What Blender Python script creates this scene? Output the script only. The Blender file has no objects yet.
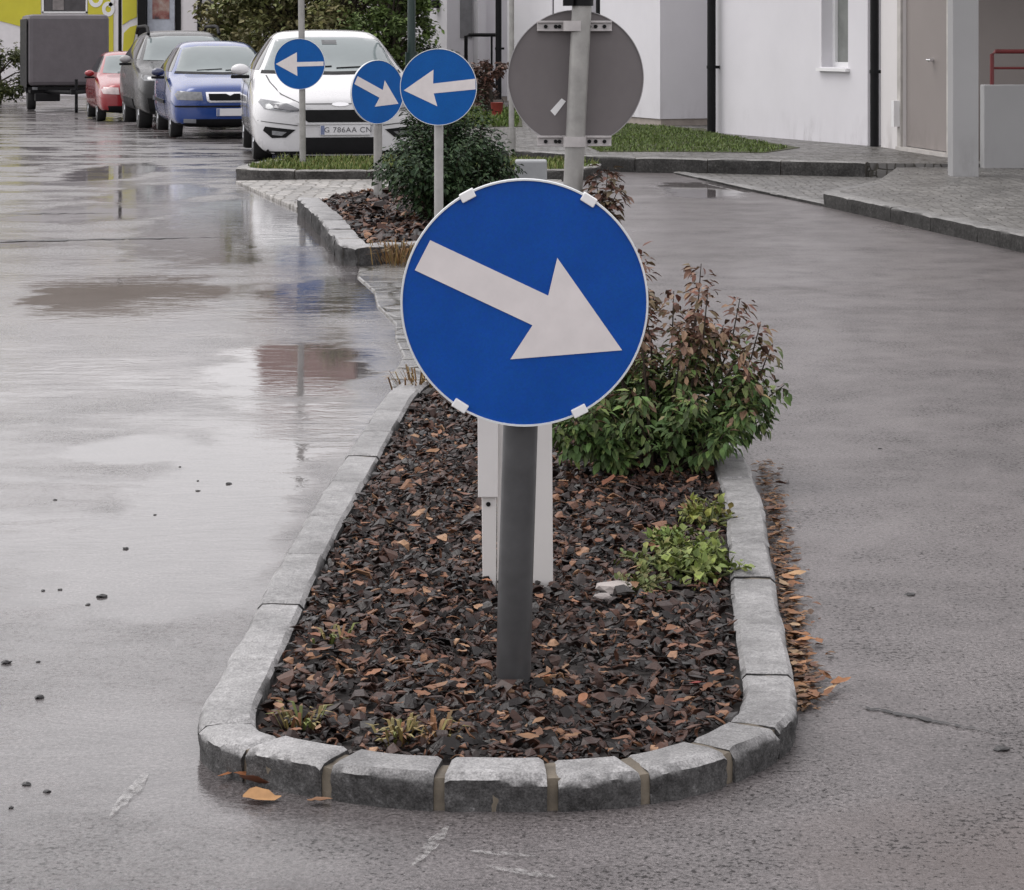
import bpy, bmesh, math, random
from mathutils import Vector, Matrix, noise, geometry
from mathutils.bvhtree import BVHTree
random.seed(7)
S = bpy.context.scene
COL = S.collection
R = math.radians
F = 2300.0; HZ = 33.0; EYE = 1.5
def gz(y):
    t = [(26,0),(34,-.07),(40,-.17),(45,-.25),(52,-.28),(70,-.3)]
    if y <= 26: return 0.0
    for (a,za),(b,zb) in zip(t,t[1:]):
        if y <= b: return za+(zb-za)*(y-a)/(b-a)
    return -.3
def X(px, d): return (px-512)*d/F          # lateral metres of a sight line at depth d
def Zh(py, d): return EYE-(py-HZ)*d/F      # height of a sight line at depth d

def sc(c,rnd,a,b):
    k=rnd.uniform(a,b); h=rnd.uniform(-.06,.06); return (c[0]*k*(1+h),c[1]*k,c[2]*k*(1-h))
# ------------------------------------------------------------------ mesh builder
class MB:
    def __init__(s): s.v=[]; s.f=[]; s.c=[]; s.mi=[]
    def add(s, vs, fs, col=None, mi=0):
        b=len(s.v); s.v += [tuple(v) for v in vs]
        s.f += [tuple(i+b for i in f) for f in fs]; s.mi += [mi]*len(fs)
        if col is not None: s.c += [col]*len(vs)
    def box(s, x0,x1,y0,y1,z0,z1, mi=0):
        s.add([(x0,y0,z0),(x1,y0,z0),(x1,y1,z0),(x0,y1,z0),(x0,y0,z1),(x1,y0,z1),(x1,y1,z1),(x0,y1,z1)],
              [(0,3,2,1),(4,5,6,7),(0,1,5,4),(1,2,6,5),(2,3,7,6),(3,0,4,7)],None,mi)
    def tube(s, pts, r, n=10, col=None, cap=True, mi=0):
        pts=[Vector(p) for p in pts]; rs = r if isinstance(r,(list,tuple)) else [r]*len(pts)
        vs=[]
        for i,p in enumerate(pts):
            t=(pts[min(i+1,len(pts)-1)]-pts[max(i-1,0)]).normalized()
            a=t.orthogonal().normalized() if abs(t.z)<.9 else (Vector((1,0,0))-t*t.x).normalized()
            b=t.cross(a)
            for k in range(n):
                w=2*math.pi*k/n; vs.append(p+(a*math.cos(w)+b*math.sin(w))*rs[i])
        fs=[]
        for i in range(len(pts)-1):
            for k in range(n):
                fs.append((i*n+k,i*n+(k+1)%n,(i+1)*n+(k+1)%n,(i+1)*n+k))
        if cap: fs += [tuple(range(n-1,-1,-1)), tuple(range((len(pts)-1)*n,len(pts)*n))]
        s.add(vs,fs,col,mi)
    def lathe(s, prof, n=24, axis='z', o=(0,0,0), mi=0):
        vs=[]; 
        for (r,h) in prof:
            for k in range(n):
                a=2*math.pi*k/n; c,q=r*math.cos(a),r*math.sin(a)
                p={'z':(c,q,h),'y':(c,h,q),'x':(h,c,q)}[axis]; vs.append((p[0]+o[0],p[1]+o[1],p[2]+o[2]))
        fs=[(i*n+k,i*n+(k+1)%n,(i+1)*n+(k+1)%n,(i+1)*n+k) for i in range(len(prof)-1) for k in range(n)]
        fs += [tuple(range(n)), tuple(range((len(prof)-1)*n,len(prof)*n))]
        s.add(vs,fs,None,mi)
    def prism(s, poly, y0, y1, mi=0):           # polygon in x,z extruded along y
        n=len(poly)
        vs=[(x,y0,z) for x,z in poly]+[(x,y1,z) for x,z in poly]
        s.add(vs,[tuple(range(n)),tuple(range(2*n-1,n-1,-1))]+[(i,i+n,(i+1)%n+n,(i+1)%n) for i in range(n)],None,mi)
    def slab(s, poly, z0, z1, mi=0):            # polygon in x,y extruded upward
        n=len(poly)
        vs=[(x,y,z0) for x,y in poly]+[(x,y,z1) for x,y in poly]
        s.add(vs,[tuple(range(n-1,-1,-1)),tuple(range(n,2*n))]+[(i,(i+1)%n,(i+1)%n+n,i+n) for i in range(n)],None,mi)
    def build(s, name, mats, parent=None, smooth=False, bevel=0, fix=True, auto=None):
        me=bpy.data.meshes.new(name); me.from_pydata(s.v,[],s.f)
        if not isinstance(mats,(list,tuple)): mats=[mats]
        for m in mats: me.materials.append(m)
        me.polygons.foreach_set('material_index', s.mi)
        if s.c and len(s.c)==len(s.v):
            ca=me.color_attributes.new('col','FLOAT_COLOR','POINT')
            ca.data.foreach_set('color',[q for c in s.c for q in (c[0],c[1],c[2],1)])
        if fix:
            bm=bmesh.new(); bm.from_mesh(me); bmesh.ops.recalc_face_normals(bm,faces=bm.faces); bm.to_mesh(me); bm.free()
        if smooth: me.polygons.foreach_set('use_smooth',[True]*len(me.polygons))
        me.update()
        o=bpy.data.objects.new(name,me); COL.objects.link(o)
        if parent: o.parent=parent
        if bevel:
            b=o.modifiers.new('b','BEVEL'); b.width=bevel; b.segments=2; b.limit_method='ANGLE'; b.angle_limit=R(40)
        if auto:
            me.polygons.foreach_set('use_smooth',[True]*len(me.polygons)); me.set_sharp_from_angle(angle=R(auto))
        return o
def tag(o,label,cat,group=None):
    o['label']=label; o['category']=cat
    if group: o['group']=group
    return o
def struct(o,kind='structure'):
    o['kind']=kind; return o
def thing(name,label,cat,loc=(0,0,0),rz=0,group=None):
    o=bpy.data.objects.new(name,None); COL.objects.link(o); o.empty_display_size=.1
    o.location=loc; o.rotation_euler=(0,0,rz); return tag(o,label,cat,group)

# ------------------------------------------------------------------ materials
class NT:
    def __init__(s,name):
        s.m=bpy.data.materials.new(name); s.m.use_nodes=True; s.t=s.m.node_tree
        s.b=s.t.nodes['Principled BSDF']
    def n(s,ty,**kw):
        x=s.t.nodes.new(ty)
        for k,v in kw.items(): setattr(x,k,v)
        return x
    def l(s,a,b): s.t.links.new(a,b)
    def noise(s,scale,detail=4,rough=.55,vec=None,dist=0):
        x=s.n('ShaderNodeTexNoise'); x.inputs['Scale'].default_value=scale; x.inputs['Detail'].default_value=detail
        x.inputs['Roughness'].default_value=rough; x.inputs['Distortion'].default_value=dist
        if vec is not None: s.l(vec,x.inputs['Vector'])
        return x.outputs['Fac']
    def ramp(s,fac,stops,interp='LINEAR'):
        x=s.n('ShaderNodeValToRGB'); e=x.color_ramp.elements; x.color_ramp.interpolation=interp
        while len(e)<len(stops): e.new(.5)
        for q,(p,c) in zip(e,stops):
            q.position=p; q.color=(c,c,c,1) if isinstance(c,(int,float)) else (*c,1)
        s.l(fac,x.inputs['Fac']); return x.outputs['Color']
    def math(s,op,a,b=None,clamp=False):
        x=s.n('ShaderNodeMath',operation=op); x.use_clamp=clamp
        for i,q in enumerate((a,b)):
            if q is None: continue
            if isinstance(q,(int,float)): x.inputs[i].default_value=q
            else: s.l(q,x.inputs[i])
        return x.outputs[0]
    def mix(s,f,a,b,mode='MIX'):
        x=s.n('ShaderNodeMixRGB',blend_type=mode)
        for i,q in zip(('Fac','Color1','Color2'),(f,a,b)):
            if isinstance(q,(int,float)): x.inputs[i].default_value=q if i=='Fac' else (q,q,q,1)
            elif isinstance(q,tuple): x.inputs[i].default_value=(*q,1)
            else: s.l(q,x.inputs[i])
        return x.outputs[0]
    def pos(s): return s.n('ShaderNodeNewGeometry').outputs['Position']
    def obj(s): return s.n('ShaderNodeTexCoord').outputs['Object']
    def bump(s,h,strength=.3,dist=.01):
        x=s.n('ShaderNodeBump'); x.inputs['Strength'].default_value=strength; x.inputs['Distance'].default_value=dist
        s.l(h,x.inputs['Height']); s.l(x.outputs[0],s.b.inputs['Normal']); return x
    def set(s,**kw):
        for k,v in kw.items():
            i=s.b.inputs[k.replace('_',' ')]
            if isinstance(v,(int,float)): i.default_value=v
            elif isinstance(v,tuple): i.default_value=(*v,1)
            else: s.l(v,i)
        return s
def simple(name,col,rough=.5,metal=0,spec=.5,var=.15,vs=6,bs=0,bscale=80,coat=0,emit=None,rv=.1,bd=.004):
    a=NT(name); v=a.obj()
    f=a.noise(vs,5,.6,v)
    lo=tuple(c*(1-var) for c in col); hi=tuple(min(1,c*(1+var)) for c in col)
    a.set(Base_Color=a.ramp(f,[(.3,lo),(.7,hi)]),Metallic=metal)
    a.b.inputs['Specular IOR Level'].default_value=spec
    a.set(Roughness=a.ramp(a.noise(vs*2.3,4,.6,v),[(.3,max(0,rough-rv)),(.7,min(1,rough+rv))]))
    if bs: a.bump(a.noise(bscale,4,.6,v),bs,bd)
    if coat: a.b.inputs['Coat Weight'].default_value=coat; a.b.inputs['Coat Roughness'].default_value=.04
    return a.m
def leafmat(name,rough=.6,trans=.2):
    a=NT(name); c=a.n('ShaderNodeVertexColor'); c.layer_name='col'
    v=a.mix(.5,c.outputs['Color'],a.ramp(a.noise(40,3,.5,a.obj()),[(.3,.55),(.7,1.3)]),'MULTIPLY')
    a.set(Base_Color=v,Roughness=rough)
    a.b.inputs['Specular IOR Level'].default_value=.3
    return a.m
LEAF=leafmat('leaf'); LEAFMATTE=leafmat('dry leaf',.55)
WHITEP=simple('white paint',(.74,.74,.75),.35,var=.05,vs=3,rv=.08)
ARROW=simple('white sheeting',(.66,.62,.62),.4,var=.06,vs=14,rv=.08,bs=.03)
def blue_mat(name,c):
    a=NT(name); v=a.obj()
    w=a.n('ShaderNodeTexVoronoi'); w.inputs['Scale'].default_value=220; a.l(v,w.inputs['Vector'])
    big=a.ramp(a.noise(5,5,.65,v),[(.35,tuple(q*.9 for q in c)),(.7,tuple(min(1,q*1.1) for q in c))])
    col=a.mix(.16,big,w.outputs['Color'],'MULTIPLY')
    a.set(Base_Color=col,Roughness=a.ramp(a.noise(9,4,.6,v),[(.3,.3),(.7,.5)]))
    a.b.inputs['Specular IOR Level'].default_value=.2
    return a.m
BLUE=blue_mat('blue sheeting',(.002,.068,.35)); BLUE2=blue_mat('weathered blue sheeting',(.002,.095,.36))
RIM=simple('sign rim',(.62,.64,.66),.35,var=.06)
GALV=simple('galvanised steel',(.3,.295,.285),.45,metal=.35,var=.2,vs=9,bs=.06)
GALVD=simple('dark wet steel',(.06,.06,.063),.38,metal=.2,var=.22,vs=11,bs=.1,bscale=40)
GALVL=simple('pale galvanised steel',(.5,.49,.48),.45,metal=.1,var=.1,vs=9)
GREYBACK=simple('grey sign back',(.135,.122,.125),.6,var=.08,vs=5,bs=.04)
BRACK=simple('bracket metal',(.42,.4,.4),.45,metal=.3,var=.15,vs=14)
BLACK=simple('black plastic',(.008,.008,.009),.6,var=.2,spec=.15)
DARK=simple('dark metal',(.005,.005,.006),.6,var=.2,spec=.2)
TYRE=simple('tyre rubber',(.018,.018,.019),.7,var=.2,bs=.2)
RIMS=simple('wheel alloy',(.4,.41,.43),.3,metal=.8)
CHROME=simple('chrome',(.75,.75,.77),.12,metal=.9,var=.03)
GLASS=simple('car glass',(.16,.19,.195),.06,var=.12,vs=1.3,spec=.9,rv=.02)
GLASSD=simple('dark glass',(.02,.024,.028),.05,var=.1,spec=.8,rv=.02)
LAMP=simple('headlamp lens',(.17,.175,.185),.12,var=.35,vs=18,spec=.8,metal=.4,rv=.05)
PLATE=simple('plate white',(.6,.6,.62),.4,var=.05)
PLATETXT=simple('plate lettering',(.09,.09,.1),.5)
def wall_mat(name,c,stain=True):
    a=NT(name); v=a.pos()
    f=a.ramp(a.noise(.9,5,.6,v),[(.3,tuple(q*.95 for q in c)),(.7,tuple(min(1,q*1.04) for q in c))])
    if stain:
        z=a.n('ShaderNodeSeparateXYZ'); a.l(v,z.inputs[0])
        mp=a.n('ShaderNodeMapping'); mp.inputs['Scale'].default_value=(1,1,.35); a.l(v,mp.inputs['Vector'])
        st=a.ramp(a.noise(5,6,.7,mp.outputs[0]),[(.46,0),(.62,1)])
        zm=a.ramp(a.math('MULTIPLY',z.outputs['Z'],1.0),[(.1,1),(.55,0)])
        f=a.mix(a.math('MULTIPLY',a.math('MULTIPLY',a.math('MULTIPLY',st,zm),a.ramp(a.noise(.8,2,.5,v),[(.45,.15),(.6,1)])),.7),f,(c[0]*.45,c[1]*.43,c[2]*.42))
    a.set(Base_Color=f,Roughness=.85); a.bump(a.noise(120,3,.6,v),.25,.004); return a.m
WALL=wall_mat('white render',(.64,.63,.66)); WALL2=wall_mat('cream render',(.62,.6,.6))
TAUPE=wall_mat('taupe panel',(.24,.215,.205)); CONC=wall_mat('concrete',(.3,.3,.305))
SOCLE=simple('plinth',(.33,.29,.26),.8,var=.15)
ROOFR=simple('red roof tile',(.12,.05,.04),.6,var=.2); ROOFB=simple('brown roof tile',(.10,.075,.055),.6,var=.2)
YELLOW=simple('yellow panel',(.55,.5,.03),.5,var=.06,vs=2); SHOPW=simple('shop white',(.68,.66,.68),.5,var=.05)

# ---- road: wet asphalt, one sheet
def road_mat():
    a=NT('wet asphalt'); P=a.pos()
    sp=a.n('ShaderNodeSeparateXYZ'); a.l(P,sp.inputs[0])
    x,y=sp.outputs['X'],sp.outputs['Y']
    n1=a.noise(.8,5,.6,P); n2=a.noise(3.0,5,.6,P); n3=a.noise(9,4,.6,P)
    left=a.ramp(a.math('ADD',a.math('MULTIPLY',x,-1.0),a.math('MULTIPLY',a.math('SUBTRACT',n1,.5),.6)),[(0.05,0),(.45,1)])
    # standing water: ellipses (cx,cy,rx,ry) with ragged outlines
    jit=a.math('ADD',a.math('MULTIPLY',a.math('SUBTRACT',n1,.5),1.5),a.math('MULTIPLY',a.math('SUBTRACT',n2,.5),1.3))
    pud=None
    for cx,cy,rx,ry in [(-.95,10.2,.55,1.3),(-2.25,13.2,.75,1.3),(-2.1,18.5,.9,4.5),(-.95,7.2,.35,1.6),(-1.0,13.2,.5,1.2),(-3.3,21.5,.6,1.5),(-4.3,25,.5,2.2),(-3.9,16.3,.9,.5),(-1.35,8.3,.3,.35),(1.8,22,.5,1.5),(-3.5,19,.8,1.2)]:
        dx=a.math('DIVIDE',a.math('SUBTRACT',x,cx),rx); dy=a.math('DIVIDE',a.math('SUBTRACT',y,cy),ry)
        d=a.math('SUBTRACT',1.0,a.math('ADD',a.math('MULTIPLY',dx,dx),a.math('MULTIPLY',dy,dy)))
        pud=d if pud is None else a.math('MAXIMUM',pud,d)
    pud=a.ramp(a.math('ADD',a.math('ADD',pud,jit),a.math('MULTIPLY',a.math('SUBTRACT',n3,.5),.5)),[(.12,0),(.55,1)])
    streak=a.n('ShaderNodeMapping'); streak.inputs['Scale'].default_value=(.55,1.0,1); a.l(P,streak.inputs['Vector'])
    ns=a.noise(1.5,7,.68,streak.outputs[0],.5)
    film=a.ramp(a.math('ADD',a.math('MULTIPLY',n1,.5),a.math('MULTIPLY',ns,.5)),[(.38,.5),(.56,1)])
    nearf=a.ramp(a.math('ADD',a.math('ADD',a.math('DIVIDE',y,10.0),a.math('MULTIPLY',x,-.05)),a.math('MULTIPLY',a.math('SUBTRACT',n2,.5),.16)),[(.425,0),(.50,1)])
    film=a.math('MULTIPLY',film,a.math('ADD',.55,a.math('MULTIPLY',nearf,.45)))
    g1=a.noise(105,3,.8,P); g2=a.noise(240,2,.7,P); g3=a.noise(48,3,.7,P)
    # aggregate: pale and dark stones in worn binder
    base=a.ramp(g1,[(.28,(.20,.192,.19)),(.42,(.125,.12,.119)),(.54,(.085,.081,.08)),(.62,(.05,.048,.047)),(.74,(.12,.115,.113)),(.85,(.26,.25,.245))],'LINEAR')
    pits=a.ramp(a.math('MULTIPLY',g2,g3),[(.12,.35),(.22,1)])
    base=a.mix(.8,base,pits,'MULTIPLY')
    base=a.mix(.7,base,a.ramp(n2,[(.3,.82),(.7,1.15)]),'MULTIPLY')
    patch=a.ramp(a.math('ADD',a.math('MULTIPLY',n1,.6),a.math('MULTIPLY',n3,.4)),[(.36,.72),(.5,1.0),(.64,1.2)]); base=a.mix(1,base,patch,'MULTIPLY')
    dx=a.math('DIVIDE',a.math('SUBTRACT',x,1.15),.75); dy=a.math('DIVIDE',a.math('SUBTRACT',y,4.2),.42)
    oil=a.ramp(a.math('ADD',a.math('SUBTRACT',1.0,a.math('ADD',a.math('MULTIPLY',dx,dx),a.math('MULTIPLY',dy,dy))),jit),[(0,0),(.7,1)])
    base=a.mix(a.math('MULTIPLY',oil,.5),base,(.07,.056,.05))
    a.set(Base_Color=a.mix(left,a.mix(1,base,(1.22,1.15,1.17),'MULTIPLY'),base))
    rl=a.mix(film,.40,.09); rr=a.ramp(n1,[(.35,.44),(.65,.27)])
    rl=a.mix(a.math('MULTIPLY',a.ramp(g3,[(.5,0),(.6,1)]),a.math('SUBTRACT',1.03,film)),rl,.6)
    farr=a.ramp(a.math('DIVIDE',a.math('ADD',y,a.math('MULTIPLY',a.math('SUBTRACT',n1,.5),14.0)),50.0),[(.33,0),(.55,1)])
    rl=a.mix(farr,rl,a.ramp(ns,[(.44,.42),(.56,.10)]))
    a.set(Roughness=a.mix(pud,a.mix(left,rr,rl),.03))
    a.set(IOR=a.math('ADD',1.42,a.math('MULTIPLY',left,.22)))
    # open pores between the stones stay matt and dark where the water film is thin
    sp_=a.math('ADD',a.math('MULTIPLY',a.noise(75,3,.75,P),.75),a.math('MULTIPLY',n2,.25))
    pore=a.ramp(sp_,[(.40,1),(.46,0)])
    thin=a.math('SUBTRACT',1.0,a.math('MULTIPLY',a.math('MULTIPLY',left,nearf),a.ramp(ns,[(.38,.55),(.6,1)])))
    pore=a.math('MULTIPLY',a.math('MULTIPLY',pore,thin),a.math('SUBTRACT',1.0,pud))
    a.set(Specular_IOR_Level=a.mix(pore,.5,.06),Base_Color=a.mix(a.math('MULTIPLY',pore,.8),a.mix(left,a.mix(1,base,(1.22,1.15,1.17),'MULTIPLY'),a.mix(1,base,(.98,.93,.95),'MULTIPLY')),(.02,.019,.019)))
    h=a.math('ADD',g1,a.math('MULTIPLY',g2,.6))
    amt=a.math('SUBTRACT',1.0,a.math('MULTIPLY',left,a.math('MULTIPLY',film,.95)))
    amt=a.math('MULTIPLY',amt,a.math('SUBTRACT',1.0,a.math('MULTIPLY',pud,.97)))
    amt=a.math('MULTIPLY',amt,a.ramp(a.math('DIVIDE',y,20.0),[(.25,1),(.9,.15)]))
    h=a.math('MULTIPLY',h,amt)
    mp=a.n('ShaderNodeMapping'); mp.inputs['Scale'].default_value=(.5,1.15,1); a.l(P,mp.inputs['Vector'])
    rip=a.noise(9,4,.6,mp.outputs[0],1.2)
    ra=a.math('MULTIPLY',left,a.ramp(a.noise(.55,3,.5,P),[(.38,.15),(.62,1.7)]))
    ra=a.math('MULTIPLY',ra,a.math('SUBTRACT',1.0,a.math('MULTIPLY',pud,.5)))
    h=a.math('ADD',h,a.math('MULTIPLY',rip,ra))
    a.bump(h,.4,.004)
    return a.m
ROAD=road_mat()
def cobble_mat(name,c,scale,rough=.4,bs=.7):
    a=NT(name); P=a.pos()
    vo=a.n('ShaderNodeTexVoronoi',feature='DISTANCE_TO_EDGE'); vo.inputs['Scale'].default_value=scale; vo.inputs['Randomness'].default_value=.55
    w=a.n('ShaderNodeTexVoronoi'); w.inputs['Scale'].default_value=scale; w.inputs['Randomness'].default_value=.55
    a.l(P,vo.inputs['Vector']); a.l(P,w.inputs['Vector'])
    sep=a.n('ShaderNodeSeparateColor'); a.l(w.outputs['Color'],sep.inputs[0])
    col=a.ramp(sep.outputs[0],[(.0,tuple(q*.7 for q in c)),(1,tuple(q*1.25 for q in c))])
    gap=a.ramp(vo.outputs['Distance'],[(.02,0),(.1,1)])
    col=a.mix(gap,(c[0]*.3,c[1]*.28,c[2]*.22),col)
    st=a.ramp(a.noise(1.3,5,.6,P),[(.35,.75),(.65,1.15)]); col=a.mix(1,col,st,'MULTIPLY')
    a.set(Base_Color=col,Roughness=a.ramp(a.noise(4,4,.6,P),[(.3,rough-.12),(.7,rough+.15)]))
    a.bump(a.math('ADD',gap,a.math('MULTIPLY',a.noise(60,3,.6,P),.3)),bs,.012); return a.m
COB=cobble_mat('grey cobbles',(.15,.145,.14),11); COBL=cobble_mat('pale cobbles',(.3,.285,.27),8,.38)
FLAG=cobble_mat('pale gutter stones',(.15,.145,.14),3.4,.2,.3)
def stone_mat(name,c):
    a=NT(name); v=a.pos(); rp=a.n('ShaderNodeNewGeometry').outputs['Random Per Island']
    col=a.ramp(rp,[(0,tuple(q*.86 for q in c)),(1,tuple(q*1.12 for q in c))])
    col=a.mix(.8,col,a.ramp(a.noise(55,5,.7,v),[(.3,.6),(.6,1.1),(.75,1.4)]),'MULTIPLY')
    col=a.mix(.55,col,a.ramp(a.noise(210,2,.6,v),[(.35,.45),(.5,1.0),(.65,1.5)]),'MULTIPLY')
    col=a.mix(.7,col,a.ramp(a.noise(6,5,.65,v),[(.35,.65),(.6,1.1)]),'MULTIPLY')
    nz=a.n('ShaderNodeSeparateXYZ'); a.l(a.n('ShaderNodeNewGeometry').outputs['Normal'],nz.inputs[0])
    # rough-split flanks: dirty stone plus shade painted into the colour; sawn tops are clean
    dirt_shade=a.ramp(nz.outputs['Z'],[(.25,1),(.7,0)])
    col=a.mix(dirt_shade,col,a.mix(.9,col,a.ramp(a.noise(38,4,.7,v),[(.35,.1),(.6,.25),(.75,.6)]),'MULTIPLY'))
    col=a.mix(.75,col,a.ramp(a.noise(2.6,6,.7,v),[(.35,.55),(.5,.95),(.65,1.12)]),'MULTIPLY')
    a.set(Base_Color=col,Roughness=a.mix(dirt_shade,a.ramp(a.noise(20,4,.6,v),[(.3,.3),(.7,.55)]),.8),Specular_IOR_Level=a.mix(dirt_shade,.5,.12))
    a.bump(a.math('ADD',a.noise(45,5,.7,v),a.math('MULTIPLY',a.noise(180,3,.6,v),.4)),.55,.008); return a.m
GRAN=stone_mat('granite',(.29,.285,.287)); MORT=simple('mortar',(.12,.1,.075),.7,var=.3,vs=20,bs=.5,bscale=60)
def chip_mat():
    a=NT('bark chips'); rp=a.n('ShaderNodeNewGeometry').outputs['Random Per Island']
    col=a.ramp(rp,[(0,(.005,.0035,.0035)),(.3,(.011,.007,.0065)),(.55,(.027,.0135,.011)),(.77,(.06,.028,.02)),(.91,(.12,.055,.034)),(.97,(.22,.11,.06)),(1,(.32,.19,.11))])
    v=a.pos(); col=a.mix(.7,col,a.ramp(a.noise(90,3,.6,v),[(.3,.5),(.7,1.4)]),'MULTIPLY')
    a.set(Base_Color=col,Roughness=a.ramp(rp,[(0,.28),(.6,.44),(1,.55)])); a.b.inputs['Specular IOR Level'].default_value=.34; a.bump(a.noise(120,3,.6,v),.4,.004)
    return a.m
CHIP=chip_mat(); SOIL=simple('dark soil',(.018,.014,.013),.8,var=.3,vs=15,bs=.6,bscale=40)
GRASSG=simple('grass soil',(.045,.05,.02),.9,var=.3,vs=5,bs=.4,bscale=30)

# ------------------------------------------------------------------ camera, world, sun
cd=bpy.data.cameras.new('camera'); cam=bpy.data.objects.new('camera',cd); COL.objects.link(cam); S.camera=cam
PPY=HZ
cd.sensor_width=36; cd.lens=36*F/1024; cd.shift_y=-(445-PPY)/1024
cam.location=(0,0,EYE); cam.rotation_euler=(R(90)-math.atan((PPY-HZ)/F),0,0)
cd.clip_start=.05; cd.clip_end=2000
W=bpy.data.worlds.new('World'); S.world=W; W.use_nodes=True
nt=W.node_tree; bg=nt.nodes['Background']
sky=nt.nodes.new('ShaderNodeTexSky'); sky.sky_type='NISHITA'; sky.sun_disc=False
SE,SR=R(58),R(287.5)
sky.sun_elevation=SE; sky.sun_rotation=SR; sky.air_density=1.0; sky.dust_density=4; sky.ozone_density=1
hs=nt.nodes.new('ShaderNodeHueSaturation'); hs.inputs['Saturation'].default_value=.12
mx=nt.nodes.new('ShaderNodeMixRGB'); mx.inputs['Fac'].default_value=.72; mx.inputs['Color2'].default_value=(8.85,8.6,8.75,1)
nt.links.new(sky.outputs[0],hs.inputs['Color']); nt.links.new(hs.outputs[0],mx.inputs['Color1']); nt.links.new(mx.outputs[0],bg.inputs['Color'])
bg.inputs['Strength'].default_value=.1
sd=bpy.data.lights.new('sun','SUN'); so=bpy.data.objects.new('sun',sd); COL.objects.link(so)
sd.energy=.6; sd.angle=R(35); sd.color=(1,.97,.93)
az=SR; so.rotation_euler=(R(90)-SE,0,R(-107.5))
S.view_settings.view_transform='Standard'; S.view_settings.look='None'; S.view_settings.gamma=1; S.view_settings.exposure=.84

# ------------------------------------------------------------------ ground, road
def sheet(name,x0,x1,ys,dz,mat,nx=2):
    m=MB(); vs=[]; fs=[]
    for y in ys:
        for i in range(nx): vs.append((x0+(x1-x0)*i/(nx-1),y,gz(y)+dz))
    for j in range(len(ys)-1):
        for i in range(nx-1): fs.append((j*nx+i,j*nx+i+1,(j+1)*nx+i+1,(j+1)*nx+i))
    m.add(vs,fs); return m.build(name,mat)
ys=[-20,10,26]+list(range(28,72,2))
struct(sheet('ground',-900,900,[-900]+ys+[1200],-.02,GRASSG))
struct(sheet('road',-30,16,ys+[74],0,ROAD))
def strip(name,pts,w,dz,mat,jit=0,taper=False):
    m=MB(); vs=[]; n=len(pts)
    for i,p in enumerate(pts):
        a=Vector(pts[max(i-1,0)]); b=Vector(pts[min(i+1,n-1)]); t=(b-a).normalized(); nn=Vector((-t.y,t.x))
        ww=w*(.5+random.uniform(-jit,jit))*(math.sin(math.pi*(i+.6)/(n+.2)) if taper else 1)
        for s in (-1,1): q=Vector(p)+nn*ww*s; vs.append((q.x,q.y,gz(q.y)+dz))
    m.add(vs,[(2*i,2*i+2,2*i+3,2*i+1) for i in range(n-1)]); return m.build(name,mat)
def gp(px,py,z=0): d=F*(EYE-z)/(py-HZ); return (X(px,d),d)
def wander(a,b,n,j):
    a,b=Vector(a),Vector(b); return [tuple(a.lerp(b,i/(n-1))+Vector((random.uniform(-j,j),random.uniform(-j,j)))*(0<i<n-1)) for i in range(n)]
SEAM=simple('asphalt joint tar',(.012,.012,.013),.4)
struct(strip('asphalt_joint',wander(gp(-80,243),gp(225,237),40,.035),.09,.004,SEAM,.35,True))
struct(strip('asphalt_joint',wander(gp(-60,214),gp(130,213),30,.035),.05,.004,SEAM,.35,True))
struct(strip('road_crack',wander(gp(838,703),gp(1010,737),40,.007),.012,.004,SEAM,.45,True))
def paint_mat():
    a=NT('worn road paint'); v=a.pos()
    f=a.ramp(a.noise(45,5,.8,v),[(.42,0),(.62,.6)])
    a.set(Base_Color=(.4,.39,.385),Roughness=.45,Alpha=f); return a.m
RP=paint_mat()
for a,b,w in [((150,772),(110,818),.03),((448,828),(412,868),.028),((470,853),(536,858),.02),((486,868),(560,880),.025)]:
    struct(strip('road_marking',wander(gp(*a),gp(*b),12,.003),w,.004,RP,.12,True))

# ------------------------------------------------------------------ kerbs
def resample(pts,step,closed=False):
    P=[Vector(p) for p in pts]+([Vector(pts[0])] if closed else [])
    L=[0]
    for a,b in zip(P,P[1:]): L.append(L[-1]+(b-a).length)
    n=max(2,int(L[-1]/step)); out=[]
    for i in range(n+1):
        s=L[-1]*i/n; k=0
        while k<len(L)-2 and L[k+1]<s: k+=1
        t=(s-L[k])/max(1e-9,L[k+1]-L[k]); out.append(P[k].lerp(P[k+1],t))
    return out,L[-1]
def catmull(pts,n=8):
    P=[Vector(p) for p in pts]; out=[]
    for i in range(len(P)-1):
        p0=P[max(i-1,0)];p1=P[i];p2=P[i+1];p3=P[min(i+2,len(P)-1)]
        for k in range(n):
            t=k/n; out.append(.5*((2*p1)+(p2-p0)*t+(2*p0-5*p1+4*p2-p3)*t*t+(3*p1-p0-3*p2+p3)*t**3))
    out.append(P[-1]); return out
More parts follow.
